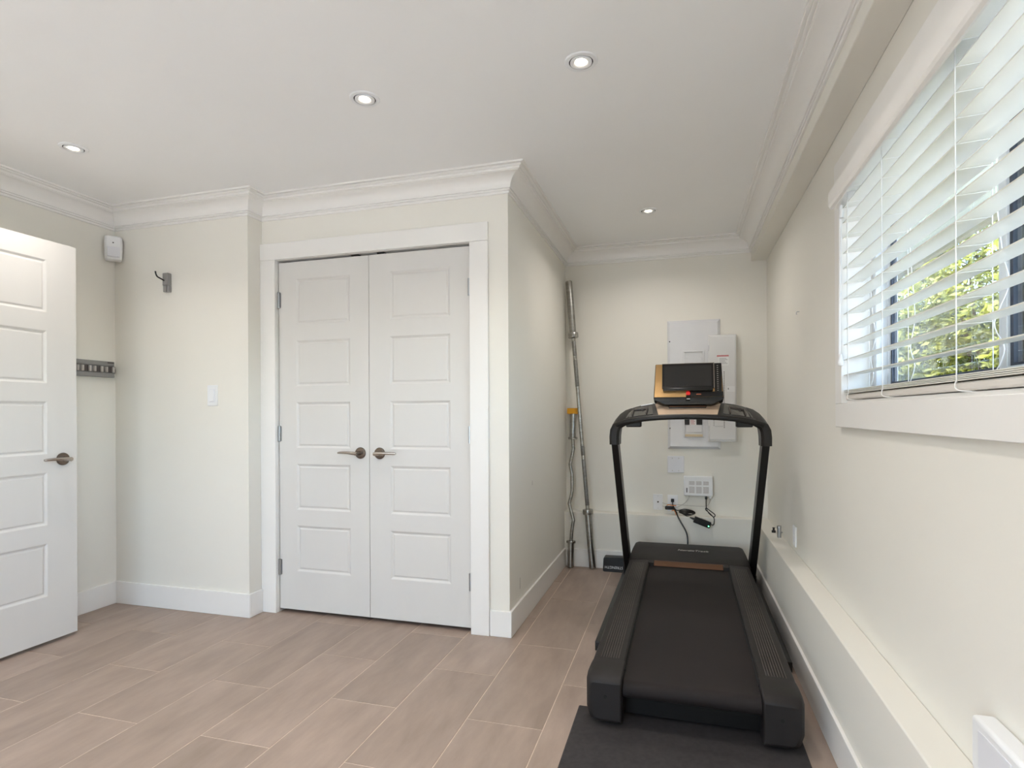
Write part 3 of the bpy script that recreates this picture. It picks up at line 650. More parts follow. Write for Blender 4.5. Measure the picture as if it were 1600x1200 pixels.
# black weight pad with STRENGTH print (upside down)
sp = thing('weight_block', (-0.42, 4.23, 0), 'small black block printed STRENGTH on the floor behind the treadmill', 'weight')
b = MB(); pf = []
for cx_, cz_, a0 in ((-0.29, 0.012, -90), (-0.29, 0.094, 0), (-0.524, 0.090, 90), (-0.528, 0.012, 180)):
    for k in range(6):
        a = math.radians(a0 + k * 18); pf.append((cx_ + 0.012 * math.cos(a), cz_ + 0.012 * math.sin(a)))
b.prism(pf, 4.180, 4.256, 'Y'); b.build('body', BLACKP, sp, smooth=True)
text_part('print', 'STRENGTH', 0.0265, Matrix.Translation((-0.462, 4.1790, 0.034)) @ Matrix.Rotation(math.pi / 2, 4, 'X') @ Matrix.Rotation(math.pi, 4, 'Z'), WHITEINK, sp, extrude=0.0005, space=0.98)

# ------------------------------------------------------------------ electrical panels and fittings on the back wall
def tray(px0, px1, pz0, pz1, depth, lip, name_m, parent, y=YB, nm='cover'):
    """dished cover: sloped rim around a flat raised face, facing -y"""
    def ring(i, dy): return [(px0 + i, y - dy, pz0 + i), (px1 - i, y - dy, pz0 + i), (px1 - i, y - dy, pz1 - i), (px0 + i, y - dy, pz1 - i)]
    return MB().loft([ring(0, 0), ring(0, depth * 0.35), ring(lip, depth)]).build(nm, name_m, parent)
p1 = thing('breaker_panel', (0.095, YB - 0.01, 0.881), 'grey metal breaker panel with sloped rim on the back wall', 'electrical panel')
tray(-0.086, 0.278, 0.881, 1.811, 0.018, 0.018, PANELG, p1)
for z in (1.66, 1.03):
    MB().lathe([(0.0003, 0), (0.005, 0), (0.004, 0.003), (0.0003, 0.003)], Matrix.Translation((-0.070, YB - 0.0175, z)) @ Matrix.Rotation(math.pi / 2, 4, 'X'), 10).build('screw', BLACKM, p1)
b = MB(); gz0, gz1, gx0, gx1 = 0.965, 1.590, 0.021, 0.169
for (a, c, e, g) in ((gx0, gx0 + 0.011, gz0, gz1), (gx1 - 0.011, gx1, gz0, gz1), (gx0 + 0.011, gx1 - 0.011, gz1 - 0.012, gz1), (gx0 + 0.011, gx1 - 0.011, gz0, gz0 + 0.012)):
    b.box(a, c, YB - 0.0250, YB - 0.016, e, g)
b.build('door_frame_rib', PANELG, p1, bevel=0.002)
MB().box(gx0 + 0.018, gx1 - 0.018, YB - 0.0225, YB - 0.016, 1.0, 1.545).build('panel_door', PANELG, p1, bevel=0.003)
b = MB(); b.box(0.033, 0.065, YB - 0.0245, YB - 0.02, 1.056, 1.094); b.build('breaker', BLACKM, p1)
b = MB(); b.box(0.113, 0.153, YB - 0.0245, YB - 0.02, 1.056, 1.094); b.build('breaker', BLACKM, p1)
MB().box(0.068, 0.110, YB - 0.0235, YB - 0.02, 1.054, 1.098).build('label', WHITEINK, p1)
b = MB()
for k in range(4): b.box(0.075, 0.103 - 0.006 * (k % 2), YB - 0.0239, YB - 0.0234, 1.061 + k * 0.009, 1.0635 + k * 0.009)
b.build('label_print', REDINK, p1)
MB().box(0.034, 0.156, YB - 0.030, YB - 0.0215, 0.970, 0.988).build('pull_lip', mat('pale_brass', (214, 196, 162), 0.4), p1, bevel=0.002)

p2 = thing('meter_panel', (0.287, YB - 0.05, 0.937), 'narrow pale metal panel overlapping the breaker panel on its right', 'electrical panel')
MB().box(0.193, 0.381, YB - 0.052, YB - 0.0185, 0.937, 1.692).build('box', PANELW, p2, bevel=0.004)
MB().box(0.2795, 0.378, YB - 0.0185, YB, 0.942, 1.687).build('back_box', PANELW, p2)
MB().box(0.201, 0.374, YB - 0.0570, YB - 0.0510, 0.951, 1.680).build('panel_door', PANELW, p2, bevel=0.0025)
for z in (1.60, 1.03): MB().box(0.194, 0.2005, YB - 0.0590, YB - 0.0520, z - 0.02, z + 0.02).build('hinge', PANELG, p2)
MB().box(0.262, 0.330, YB - 0.0577, YB - 0.0568, 1.475, 1.545).build('warning_sticker', WHITEINK, p2)
b = MB()
for k in range(9): b.box(0.252 + k * 0.0088, 0.2588 + k * 0.0088, YB - 0.0582, YB - 0.0576, 1.537, 1.547)
b.build('red_heading', REDINK, p2)
b = MB()
for k in range(5): b.box(0.268, 0.322 - 0.008 * (k % 3), YB - 0.0582, YB - 0.0576, 1.486 + k * 0.009, 1.489 + k * 0.009)
b.build('fine_print', GREYINK, p2)
b = MB()
for k in range(34): b.box(0.296, 0.3015, YB - 0.0578, YB - 0.0568, 1.425 - k * 0.0118, 1.4315 - k * 0.0118)
for k in range(4): b.box(0.228, 0.232, YB - 0.0578, YB - 0.0568, 1.085 - k * 0.0118, 1.0905 - k * 0.0118)
b.build('circuit_numbers', GREYD, p2)['kind'] = 'stuff'
b = MB()
for z in (1.045, 1.098): b.box(0.236, 0.292, YB - 0.0578, YB - 0.0568, z, z + 0.002)
b.build('legend_lines', GREYINK, p2)['kind'] = 'stuff'
MB().box(0.318, 0.371, YB - 0.0577, YB - 0.0568, 1.288, 1.328).build('white_sticker', WHITEINK, p2)
MB().box(0.324, 0.329, YB - 0.0582, YB - 0.0576, 1.304, 1.316).build('sticker_print', GREYD, p2)

bp = thing('blank_wall_plate', (-0.031, YB - 0.003, 0.706), 'square white blank cover plate below the breaker panel', 'wall plate')
MB().box(-0.089, 0.027, YB - 0.007, YB, 0.706, 0.828).build('plate', WHITEP2, bp, bevel=0.003)
for x in (-0.055, -0.010):
    for z in (0.722, 0.812): MB().lathe([(0.0003, 0), (0.0036, 0), (0.003, 0.0015), (0.0003, 0.0018)], Matrix.Translation((x, YB - 0.0068, z)) @ Matrix.Rotation(math.pi / 2, 4, 'X'), 10).build('screw', FADED, bp)

md = thing('network_box', (0.123, YB - 0.02, 0.547), 'white plastic network terminal with six vent squares on the back wall', 'network box')
MB().box(0.024, 0.222, YB - 0.045, YB, 0.547, 0.688).build('housing', WHITEP, md, bevel=0.006, seg=3)
for cx_ in (0.060, 0.108, 0.156):
    for zz, hh in ((0.568, 0.045), (0.627, 0.025)):
        f_ = MB().box(cx_, cx_ + 0.037, YB - 0.0462, YB - 0.044, zz, zz + hh).build('vent', FADED, md)
        g = MB()
        for q in range(5): g.box(cx_ + 0.003 + q * 0.0068, cx_ + 0.0055 + q * 0.0068, YB - 0.0468, YB - 0.0458, zz + 0.003, zz + hh - 0.003)
        g.build('vent_bars', WHITEP2, f_)
MB().box(0.0415, 0.048, YB - 0.0464, YB - 0.044, 0.571, 0.604).build('badge', GREYD, md)
MB().box(0.214, 0.2225, YB - 0.035, YB - 0.02, 0.65, 0.656).build('port', GREYD, md)
b = MB(); b.box(0.168, 0.184, YB - 0.032, YB - 0.018, 0.524, 0.548); b.build('power_plug', BLACKM, md, bevel=0.002)
b = MB(); b.box(0.194, 0.212, YB - 0.034, YB - 0.016, 0.530, 0.549); b.build('data_plug', WHITEP, md, bevel=0.002)

o1 = thing('data_wall_plate', (-0.159, YB - 0.003, 0.43), 'white wall plate with one round port, left of the plugged socket', 'wall plate')
MB().box(-0.193, -0.125, YB - 0.007, YB, 0.432, 0.546).build('plate', WHITEP, o1, bevel=0.002)
MB().lathe([(0.0005, 0), (0.0062, 0), (0.0055, 0.008), (0.0005, 0.009)], Matrix.Translation((-0.158, YB - 0.0065, 0.490)) @ Matrix.Rotation(math.pi / 2, 4, 'X'), 14).build('port', GREYD, o1, smooth=True)
for z in (0.444, 0.533): MB().lathe([(0.0003, 0), (0.003, 0), (0.0003, 0.0012)], Matrix.Translation((-0.158, YB - 0.0068, z)) @ Matrix.Rotation(math.pi / 2, 4, 'X'), 8).build('screw', FADED, o1)
o2 = thing('power_socket', (-0.054, YB - 0.003, 0.425), 'white power socket with a black plug in it', 'socket')
MB().box(-0.090, -0.018, YB - 0.007, YB, 0.425, 0.544).build('plate', WHITEP, o2, bevel=0.002)
for z in (0.448, 0.498): MB().box(-0.069, -0.039, YB - 0.0085, YB - 0.0065, z, z + 0.030).build('receptacle', WHITEP2, o2, bevel=0.001)

# cables and power brick
pc = thing('adapter_cable', (0.02, YB - 0.05, 0.40), 'bundled black adapter cable with upper plug in the socket', 'cable')
MB().box(-0.066, -0.044, YB - 0.034, YB - 0.0085, 0.494, 0.518).build('plug', BLACKM, pc, bevel=0.003)
lp = [(-0.055, YB - 0.03, 0.496), (-0.052, YB - 0.05, 0.475), (-0.04, YB - 0.06, 0.455), (-0.02, YB - 0.065, 0.442)]
for k in range(5):
    q = 0.006 * k
    lp += [(0.03, YB - 0.06 - q * .4, 0.452 - q * 1.2), (0.085 - q * .5, YB - 0.062, 0.442 - q * 0.6), (0.098 - q * .6, YB - 0.065, 0.425 - q * .3), (0.05, YB - 0.068, 0.412 + q * 0.3), (-0.01 + q, YB - 0.065, 0.432 - q * .5)]
lp += [(0.05, YB - 0.085, 0.405), (0.085, YB - 0.10, 0.395)]
MB().tube(catmull(lp, 6), 0.0035, 7).build('cord', BLACKM, pc, smooth=True)
pbk = thing('power_brick', (0.145, YLEDGE - 0.02, 0.345), 'black power brick with a lit green lamp hanging over the ledge', 'power adapter')
Mbr = Matrix.Translation((0.146, YLEDGE - 0.0165, 0.374)) @ Matrix.Rotation(math.radians(20), 4, 'Y')
MB().box(-0.058, 0.058, -0.016, 0.016, -0.022, 0.022, Mbr).build('case', BLACKM, pbk, bevel=0.005, seg=3)
MB().lathe([(0.0004, 0), (0.0045, 0), (0.003, 0.002), (0.0004, 0.0026)], Mbr @ Matrix.Translation((0.047, -0.0158, -0.008)) @ Matrix.Rotation(math.pi / 2, 4, 'X'), 10).build('led', GREENL, pbk)
MB().tube(catmull([Mbr @ Vector((0.056, 0, 0.006)), Mbr @ Vector((0.075, 0, 0.012)), (0.226, YLEDGE - 0.018, 0.385), (0.222, YLEDGE - 0.018, 0.41), (0.19, YB - 0.075, 0.44), (0.172, YB - 0.07, 0.455), (0.175, YB - 0.07, 0.468), (0.20, YB - 0.07, 0.45), (0.232, YB - 0.075, 0.425), (0.225, YB - 0.075, 0.408), (0.195, YB - 0.075, 0.43), (0.178, YB - 0.06, 0.46), (0.176, YB - 0.03, 0.49), (0.176, YB - 0.025, 0.527)], 8), 0.0032, 7).build('cord', BLACKM, pbk, smooth=True)
g = MB(); g.lathe([(0.0005, 0), (0.0095, 0), (0.006, 0.02), (0.0035, 0.032), (0.0005, 0.033)], Mbr @ Matrix.Translation((-0.056, 0, 0)) @ Matrix.Rotation(-math.pi / 2, 4, 'Y'), 10); g.build('strain_relief', BLACKM, pbk, smooth=True)
tc_ = thing('mains_cord', (0.0, YLEDGE - 0.03, 0.22), 'thick black mains cord running from the socket down behind the treadmill', 'cable')
MB().box(-0.108, -0.045, YB - 0.040, YB - 0.0085, 0.440, 0.464).build('plug', BLACKM, tc_, bevel=0.006)
MB().tube(catmull([(-0.05, YB - 0.045, 0.452), (-0.036, YB - 0.06, 0.44), (-0.026, YB - 0.08, 0.425), (-0.018, YLEDGE - 0.01, 0.405), (0.004, YLEDGE - 0.022, 0.365), (0.034, YLEDGE - 0.035, 0.312), (0.046, YLEDGE - 0.045, 0.27), (0.048, YLEDGE - 0.055, 0.20), (0.048, YLEDGE - 0.06, 0.12)], 6), 0.0052, 9).build('cord', BLACKM, tc_, smooth=True)
for nm, pts, r in (('orange_tie', [(-0.095, YB - 0.03, 0.470), (-0.08, YB - 0.046, 0.478), (-0.055, YB - 0.052, 0.474), (-0.03, YB - 0.05, 0.474)], 0.003), ('orange_tie', [(-0.06, YB - 0.052, 0.436), (-0.045, YB - 0.06, 0.442), (-0.034, YB - 0.062, 0.425), (-0.03, YB - 0.055, 0.41)], 0.003)):
    o = MB().tube(catmull(pts, 5), r, 7).build('cable_tie', ORANGE, tc_, smooth=True)
wc = thing('white_data_cable', (0.03, YB - 0.01, 0.46), 'thin grey-white data cables from the port to the network box', 'cable')
MB().tube(catmull([(-0.128, YB - 0.008, 0.486), (-0.09, YB - 0.02, 0.478), (-0.02, YB - 0.02, 0.477), (0.06, YB - 0.018, 0.473), (0.13, YB - 0.018, 0.470), (0.18, YB - 0.02, 0.476), (0.199, YB - 0.022, 0.50), (0.203, YB - 0.025, 0.535)], 6), 0.0018, 6).build('cable', FADED, wc, smooth=True)
MB().tube(catmull([(0.062, YB - 0.02, 0.55), (0.055, YB - 0.02, 0.525), (0.035, YB - 0.02, 0.495), (0.0, YB - 0.02, 0.47), (-0.03, YB - 0.025, 0.458), (-0.1, YB - 0.015, 0.455), (-0.128, YB - 0.008, 0.462)], 6), 0.0018, 6).build('cable', FADED, wc, smooth=True)

# ------------------------------------------------------------------ right wall bits
ro = thing('wall_outlet', (XR - 0.003, 3.36, 0.43), 'white outlet plate on the window wall just above the ledge', 'socket')
MB().box(XR - 0.007, XR, 3.325, 3.40, 0.432, 0.538).build('plate', WHITEP, ro, bevel=0.002)
for z in (0.452, 0.492): MB().box(XR - 0.0085, XR - 0.006, 3.345, 3.38, z, z + 0.03).build('receptacle', WHITEP2, ro, bevel=0.001)
sc_ = thing('wall_screw', (XR - 0.01, 3.229, 1.645), 'tiny metal screw hook left in the window wall', 'screw')
MB().tube([(XR + 0.004, 3.229, 1.655), (XR - 0.010, 3.229, 1.655), (XR - 0.014, 3.229, 1.650), (XR - 0.014, 3.229, 1.640)], 0.0022, 8).build('hook', STEEL, sc_, smooth=True)
pi = thing('pipe_stub', (0.558, 3.70, ZLEDGE), 'small galvanised pipe stub standing on the ledge behind the treadmill', 'pipe')
MB().lathe([(0.001, 0), (0.011, 0), (0.011, 0.055), (0.0125, 0.056), (0.0125, 0.066), (0.010, 0.070), (0.001, 0.070)], Matrix.Translation((0.558, 3.70, ZLEDGE)), 18).build('pipe', STEEL, pi, smooth=True)
MB().tube([(0.558, 3.70, ZLEDGE + 0.032), (0.572, 3.69, ZLEDGE + 0.032)], 0.005, 10).build('side_nipple', STEEL, pi, smooth=True)
kb = thing('black_knob', (0.549, 3.847, ZLEDGE), 'tiny black plastic knob on the ledge beside the pipe stub', 'knob')
MB().lathe([(0.001, 0), (0.012, 0), (0.012, 0.012), (0.006, 0.016), (0.006, 0.026), (0.010, 0.030), (0.001, 0.033)], Matrix.Translation((0.549, 3.847, ZLEDGE)), 14).build('body', BLACKM, kb, smooth=True)
wb = thing('wall_socket_cover', (XR - 0.02, 1.28, 0.43), 'white plastic cover low on the window wall at the bottom edge', 'cover')
MB().box(XR - 0.042, XR, 1.16, 1.335, 0.445, 0.553).build('cover', WHITEP, wb, bevel=0.008, seg=3)
MB().box(XR - 0.0435, XR - 0.041, 1.19, 1.305, 0.465, 0.535).build('lid', WHITEP2, wb, bevel=0.001)

# ------------------------------------------------------------------ exercise mat
mt = tag(MB().prism([(-0.382, 0), (0.40, 0), (0.40, 0.007), (0.396, 0.009), (-0.378, 0.009), (-0.382, 0.007)], 1.55, 2.222, 'Y').build('floor_mat', MATTM), 'black rubber mat under the rear of the treadmill', 'mat')

# ------------------------------------------------------------------ treadmill
TX = 0.037
tm = thing('treadmill', (TX, 3.0, 0), 'black folding treadmill with tilted touchscreen console facing the camera', 'treadmill')
IN, OUT = 0.238, 0.362
def mirror(pts, s): return [(TX + s * u, w) for u, w in pts]
for s in (-1, 1):
    # side rail with rounded outer shoulder
    rp = [(IN, 0.150), (IN, 0.190), (IN + 0.004, 0.194), (OUT - 0.018, 0.192), (OUT - 0.006, 0.187), (OUT, 0.176), (OUT, 0.112), (OUT - 0.006, 0.100), (IN + 0.03, 0.096)]
    rings = []
    for Y, dz in ((2.19, -0.002), (3.86, 0.012)): rings.append([(TX + s * u, Y, w + dz) for u, w in rp])
    r = MB().loft(rings).build('side_rail', BLACKT, tm, smooth=True)
    for k in range(8):
        u = IN + 0.026 + k * 0.0095
        MB().loft([[(TX + s * (u - 0.0017), 2.255, 0.190), (TX + s * (u + 0.0017), 2.255, 0.190), (TX + s * (u + 0.0010), 2.256, 0.1938), (TX + s * (u - 0.0010), 2.256, 0.1938)],
                   [(TX + s * (u - 0.0017), 3.70, 0.202), (TX + s * (u + 0.0017), 3.70, 0.202), (TX + s * (u + 0.0010), 3.70, 0.2055), (TX + s * (u - 0.0010), 3.70, 0.2055)]]).build('grip_rib', RIB, r)
    # rear end cap
    cap = MB(); ri = []
    for Y, u0, u1, z0, z1 in ((2.235, IN - 0.004, OUT + 0.003, 0.085, 0.196), (2.20, IN - 0.004, OUT + 0.004, 0.045, 0.197), (2.165, IN - 0.004, OUT + 0.005, 0.026, 0.196), (2.12, IN - 0.004, OUT + 0.003, 0.018, 0.192), (2.100, IN - 0.003, OUT - 0.002, 0.022, 0.184), (2.088, IN, OUT - 0.012, 0.034, 0.170)):
        q = 0.012
        ri.append([(TX + s * u, Y, z) for u, z in ((u0, z0), (u1 - 3 * q, z0), (u1 - q, z0 + q), (u1, z0 + 4 * q), (u1, z1 - 2 * q), (u1 - 0.6 * q, z1 - 0.6 * q), (u1 - 2 * q, z1), (u0, z1))])
    c = cap.loft(ri).build('end_cap', BLACKT, tm, bevel=0.004, smooth=True)
    MB().lathe([(0.0005, 0), (0.006, 0), (0.006, 0.002), (0.0005, 0.002)], Matrix.Translation((TX + s * (IN + 0.055), 2.0885, 0.118)) @ Matrix.Rotation(math.pi / 2, 4, 'X'), 14).build('bolt_hole', DARK, c)
    # floor frame beam and foot wheel
    MB().box(TX + s * 0.408 - 0.024, TX + s * 0.408 + 0.024, 2.76, 4.16, 0.004, 0.05).build('floor_beam', BLACKM, tm, bevel=0.004)
    # upright
    rings = []
    for Y, z, hw, xo in ((3.97, 0.035, 0.021, 0.384), (3.375, 1.02, 0.019, 0.407)):
        rings.append([(TX + s * xo - hw, Y - 0.034, z), (TX + s * xo + hw, Y - 0.034, z), (TX + s * xo + hw, Y + 0.050, z + 0.03), (TX + s * xo - hw, Y + 0.050, z + 0.03)])
    MB().loft(rings).build('upright', BLACKM, tm, bevel=0.005)
    MB().box(TX + s * 0.385 - 0.026, TX + s * 0.385 + 0.026, 3.90, 4.07, 0.03, 0.12).build('upright_foot', BLACKM, tm, bevel=0.006)
    # arm cover sweeping from the tray end down onto the upright
    outer = [(0.318, 1.172), (0.352, 1.160), (0.384, 1.137), (0.410, 1.105), (0.425, 1.060), (0.430, 1.010), (0.430, 0.962)]
    kn = []
    for i, (u, w) in enumerate(outer):
        p, q = outer[max(0, i - 1)], outer[min(len(outer) - 1, i + 1)]
        t_ = Vector((q[0] - p[0], q[1] - p[1])).normalized(); nv = Vector((t_.y, -t_.x))         # inward normal in (u, z)
        f = i / (len(outer) - 1); c_ = abs(t_.x); th = 0.036 + 0.018 * min(1, f * 1.6)
        y0, y1 = 3.292 + 0.035 * f, 3.512 - 0.055 * f; dz = -0.058 * c_
        pr_ = []
        for yy, dd, k in ((y0 + 0.012, dz, 0.0), (y1 - 0.012, 0, 0.0), (y1, 0, 0.25), (y1, 0, 0.75), (y1 - 0.012, 0, 1.0), (y0 + 0.012, dz, 1.0), (y0, dz, 0.75), (y0, dz, 0.25)):
            pr_.append((TX + s * (u + nv.x * th * k), yy, w + dd + nv.y * th * k))
        kn.append(pr_)
    MB().loft(kn).build('arm_cover', BLACKP, tm, smooth=True)

# belt with rear roller curve, deck, roller
bp_ = []
for k in range(9):
    a = math.radians(-90 - k * 22.5); bp_.append((2.135 + 0.032 * math.cos(a), 0.140 + 0.032 * math.sin(a)))
prof = [(3.80, 0.108 + 0.012)] + bp_ + [(3.80, 0.184)]
MB().prism([(y, z) for y, z in prof], TX - IN + 0.006, TX + IN - 0.006, 'X').build('running_belt', BELT, tm, smooth=True)
MB().box(TX - IN - 0.01, TX + IN + 0.01, 2.22, 3.8, 0.085, 0.106).build('deck_board', BLACKM, tm)
for s in (-1, 1):
    b = MB(); b.loft([[(TX + s * (IN - 0.007), 2.20, 0.173), (TX + s * (IN + 0.002), 2.20, 0.173), (TX + s * (IN + 0.002), 2.20, 0.182), (TX + s * (IN - 0.003), 2.20, 0.182)],
                      [(TX + s * (IN - 0.007), 3.79, 0.185), (TX + s * (IN + 0.002), 3.79, 0.185), (TX + s * (IN + 0.002), 3.79, 0.195), (TX + s * (IN - 0.003), 3.79, 0.195)]]); b.build('belt_gap', DARK, tm)
MB().box(TX - IN + 0.002, TX + IN - 0.002, 2.19, 3.75, 0.022, 0.084).build('under_deck_shade', BLACKM, tm)  # black block added in place of the shade under the deck
MB().box(TX - 0.30, TX + 0.30, 2.24, 2.30, 0.028, 0.0835).build('rear_crossbar', BLACKM, tm, bevel=0.004)

# motor hood
hood = []
for Y, hw, z, dn in ((3.772, 0.366, 0.2050, 0.060), (3.800, 0.366, 0.2160, 0.085), (3.86, 0.364, 0.226, 0.12), (3.98, 0.358, 0.243, 0.16), (4.08, 0.352, 0.250, 0.18), (4.115, 0.346, 0.244, 0.18), (4.135, 0.336, 0.226, 0.16)):
    q = 0.02
    hood.append([(TX - hw, Y, z - dn), (TX - hw, Y, z - q), (TX - hw + q * .35, Y, z - q * .35), (TX - hw + q * 1.2, Y, z), (TX + hw - q * 1.2, Y, z), (TX + hw - q * .35, Y, z - q * .35), (TX + hw, Y, z - q), (TX + hw, Y, z - dn)])
hd = MB().loft(hood).build('motor_hood', BLACKT, tm, smooth=True)
text_part('logo', 'NordicTrack', 0.036, Matrix.Translation((TX + 0.03, 3.945, 0.2405)) @ Matrix.Rotation(math.radians(7.5), 4, 'X'), FADED, hd, extrude=0.0006, shear=0.25, space=1.02)
b = MB(); b.loft([[(TX - 0.205, 3.770, 0.206), (TX + 0.205, 3.770, 0.206), (TX + 0.205, 3.763, 0.206), (TX - 0.205, 3.763, 0.206)], [(TX - 0.205, 3.715, 0.187), (TX + 0.205, 3.715, 0.187), (TX + 0.205, 3.709, 0.187), (TX - 0.205, 3.709, 0.187)]])
b.build('copper_strip', BRNZ2, tm)
for s in (-1, 1): MB().box(TX + s * 0.222 - 0.017, TX + s * 0.222 + 0.017, 3.705, 3.775, 0.180, 0.2065).build('strip_end', BLACKT, tm, bevel=0.003)

# console tray (lofted along X), handle bar, plates
xs = [-0.345, -0.32, -0.29, -0.25, -0.18, -0.10, 0, 0.10, 0.18, 0.25, 0.29, 0.32, 0.345]
zb = [1.158, 1.170, 1.180, 1.190, 1.199, 1.202, 1.203, 1.202, 1.199, 1.190, 1.180, 1.170, 1.158]
zf = [1.103, 1.109, 1.114, 1.118, 1.124, 1.128, 1.129, 1.128, 1.124, 1.118, 1.114, 1.109, 1.103]
rings = [[(TX + x, 3.285, f_), (TX + x, 3.285, f_ - 0.016), (TX + x, 3.37, f_ - 0.012), (TX + x, 3.50, b_ - 0.035), (TX + x, 3.515, b_ - 0.022), (TX + x, 3.512, b_ - 0.004), (TX + x, 3.50, b_)] for x, f_, b_ in zip(xs, zf, zb)]
MB().loft(rings).build('console_tray', BLACKP, tm, smooth=True)
def tray_pt(x, t, lift=0.0):
    import bisect
    i = max(1, min(len(xs) - 1, bisect.bisect(xs, x))); q = (x - xs[i - 1]) / (xs[i] - xs[i - 1])
    a = zf[i - 1] + (zf[i] - zf[i - 1]) * q; c = zb[i - 1] + (zb[i] - zb[i - 1]) * q
    return (TX + x, 3.285 + 0.215 * t, a + (c - a) * t + lift)
def tray_patch(name, quads, lift, th, m):
    """thin plate following the tray, outline given in (x, t)"""
    top = [tray_pt(x, t, lift) for x, t in quads]; bot = [tray_pt(x, t, lift - th) for x, t in quads]
    n = len(quads)
    return MB().add(top + bot, [tuple(range(n)), tuple(range(2 * n - 1, n - 1, -1))] + [(i, (i + 1) % n, n + (i + 1) % n, n + i) for i in range(n)]).build(name, m, tm)
tray_patch('centre_plate', [(-0.155, 0.08), (-0.08, 0.06), (0, 0.055), (0.08, 0.06), (0.155, 0.08), (0.180, 0.90), (0.09, 0.95), (0, 0.96), (-0.09, 0.95), (-0.180, 0.90)], 0.003, 0.006, TAN)
tray_patch('vent_panel', [(-0.100, 0.52), (0, 0.50), (0.100, 0.52), (0.118, 0.99), (0, 1.0), (-0.118, 0.99)], 0.006, 0.006, BLACKM)
for k in range(4): tray_patch('vent_slat', [(-0.100 - k * .003, 0.58 + k * 0.1), (0.100 + k * .003, 0.58 + k * 0.1), (0.101 + k * .003, 0.61 + k * 0.1), (-0.101 - k * .003, 0.61 + k * 0.1)], 0.009, 0.004, BRNZ2)
for s in (-1, 1):
    q = [(s * x, t) for x, t in ((0.185, 0.15), (0.27, 0.12), (0.335, 0.10), (0.325, 0.55), (0.29, 0.86), (0.20, 0.90))]
    if s < 0: q = q[::-1]
    tray_patch('cup_recess', q, 0.0028, 0.004, GLOSSB)
    b = MB(); x0 = s * 0.262
    for dx0, dx1, ta, tb in ((-0.042, 0.042, 0.62, 0.68), (-0.042, -0.036, 0.22, 0.68), (0.036, 0.042, 0.22, 0.68)):
        a_, c_, d_, e_ = tray_pt(x0 + dx0, ta, 0.010), tray_pt(x0 + dx1, ta, 0.010), tray_pt(x0 + dx1, tb, 0.010), tray_pt(x0 + dx0, tb, 0.010)
        b.add([a_, c_, d_, e_] + [(p[0], p[1], p[2] - 0.01) for p in (a_, c_, d_, e_)], [(0, 1, 2, 3), (7, 6, 5, 4), (0, 1, 5, 4), (1, 2, 6, 5), (2, 3, 7, 6), (3, 0, 4, 7)])
    b.build('cup_lip', mat('cup_lip_plastic', (66, 56, 50), 0.4), tm)
    MB().box(TX + s * 0.293 - 0.042, TX + s * 0.293 + 0.042, 3.32, 3.39, 1.063, 1.098).build('speaker_pod', BLACKP, tm, bevel=0.006)
tray_patch('white_sticker', [(-0.262, 0.90), (-0.196, 0.93), (-0.196, 1.0), (-0.262, 0.97)], 0.0045, 0.002, WHITEINK)
hb_ = catmull([(TX - 0.385, 3.31, 1.078), (TX - 0.30, 3.27, 1.100), (TX - 0.16, 3.255, 1.116), (TX, 3.25, 1.121), (TX + 0.16, 3.255, 1.116), (TX + 0.30, 3.27, 1.100), (TX + 0.385, 3.31, 1.078)], 6)
MB().tube(hb_, 0.0145, 12).build('handlebar', BLACKP, tm, smooth=True)

# display console
Mk = Matrix.Translation((TX + 0.004, 3.405, 1.222)) @ Matrix.Rotation(math.radians(-20), 4, 'X')   # local x right, z up the screen, -y to the user
def kbox(x0, x1, y0, y1, z0, z1, name, m, parent, bevel=0.0): return MB().box(x0, x1, y0, y1, z0, z1, Mk).build(name, m, parent, bevel=bevel)
body = MB(); body.loft([[Mk @ Vector(p) for p in r] for r in (
    [(-0.12, 0.055, -0.030), (0.12, 0.055, -0.030), (0.12, 0.012, -0.034), (-0.12, 0.012, -0.034)],
    [(-0.188, 0.055, -0.004), (0.188, 0.055, -0.004), (0.188, 0.002, -0.006), (-0.188, 0.002, -0.006)],
    [(-0.190, 0.050, 0.010), (0.190, 0.050, 0.010), (0.190, 0.0, 0.006), (-0.190, 0.0, 0.006)],
    [(-0.182, 0.040, 0.216), (0.182, 0.040, 0.216), (0.182, 0.0, 0.218), (-0.182, 0.0, 0.218)])])
cb = body.build('console', GLOSSB, tm, bevel=0.004)
fp = MB(); fp.loft([[Mk @ Vector(p) for p in r] for r in ([(-0.186, -0.003, 0.010), (0.186, -0.003, 0.010), (0.186, 0.001, 0.010), (-0.186, 0.001, 0.010)], [(-0.179, -0.003, 0.214), (0.179, -0.003, 0.214), (0.179, 0.001, 0.214), (-0.179, 0.001, 0.214)])])
fp.build('face_plate', GOLDSHEEN, cb, bevel=0.0015)
kbox(-0.143, 0.138, -0.014, -0.002, 0.058, 0.210, 'screen_bezel', GLOSSB, cb, 0.002)
kbox(-0.131, 0.126, -0.0148, -0.0135, 0.070, 0.197, 'screen', SCREEN, cb)
fm = MB(); fm.box(0.138, 0.142, -0.015, -0.003, 0.058, 0.214, Mk); fm.box(-0.143, 0.142, -0.015, -0.003, 0.2102, 0.2135, Mk); fm.build('screen_edge', NICKEL, cb)
kbox(-0.137, 0.133, -0.026, -0.002, 0.040, 0.057, 'tablet_ledge', GLOSSB, cb, 0.003)
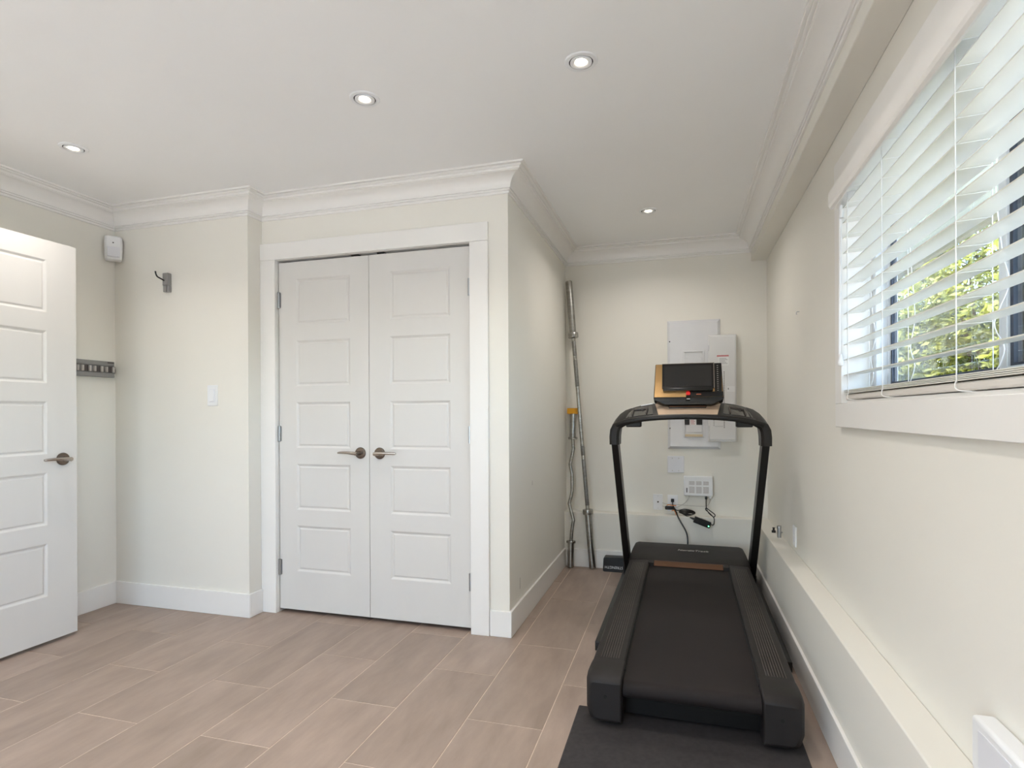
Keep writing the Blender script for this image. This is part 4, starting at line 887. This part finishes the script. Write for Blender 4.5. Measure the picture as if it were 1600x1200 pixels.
kbox(-0.02, 0.03, 0.004, 0.03, 0.218, 0.2235, 'camera_bump', BLACKM, cb, 0.001)
kbox(0.1425, 0.181, -0.0045, -0.0025, 0.0405, 0.213, 'button_strip', BLACKM, cb)  # black widened around the buttons to imitate the reflection's dark side
bt = MB()
for k in range(13): bt.box(0.156, 0.1635, -0.0052, -0.0042, 0.046 + k * 0.0125, 0.0492 + k * 0.0125, Mk)
bt.build('buttons', FADED, cb)
kbox(0.004, 0.185, -0.0042, -0.0025, 0.010, 0.0402, 'lower_key_panel', BLACKM, cb)  # broad black area also paints the reflection fading out at lower right
kbox(0.044, 0.070, -0.0050, -0.0040, 0.022, 0.028, 'start_button', mat('copper_key', (190, 110, 80), 0.4, 0.4), cb)
MB().lathe([(0.0005, 0), (0.0125, 0), (0.0115, 0.008), (0.0005, 0.010)], Mk @ Matrix.Translation((0.0, -0.003, 0.030)) @ Matrix.Rotation(math.pi / 2, 4, 'X'), 20).build('safety_key', REDP, cb, smooth=True)
kbox(-0.012, 0.012, -0.012, -0.003, -0.012, 0.018, 'key_clip', GLOSSB, cb, 0.002)
kbox(-0.008, 0.010, -0.0128, -0.0118, -0.008, -0.003, 'clip_print', FADED, cb)
MB().box(TX - 0.10, TX + 0.10, 3.44, 3.50, 1.185, 1.225).build('console_neck', BLACKM, tm, bevel=0.006)
tm.rotation_euler.z = math.radians(-0.5)

# ------------------------------------------------------------------ small marks on walls
def scuff(x, y0, y1, z0, z1, label):
    tag(MB().loft([[(x, y0, z0), (x + 0.0005, y0, z0), (x + 0.0005, y0 + 0.004, z0), (x, y0 + 0.004, z0)], [(x, y1, z1), (x + 0.0005, y1, z1), (x + 0.0005, y1 + 0.003, z1), (x, y1 + 0.003, z1)]]).build('scuff_mark', SCUFF), label, 'scuff')
scuff(XC - 0.0001, 3.02, 3.022, 0.19, 0.25, 'short dark scuff low on the alcove side wall')
scuff(XC - 0.0001, 3.30, 3.306, 0.72, 0.745, 'small scuff halfway up the alcove side wall')
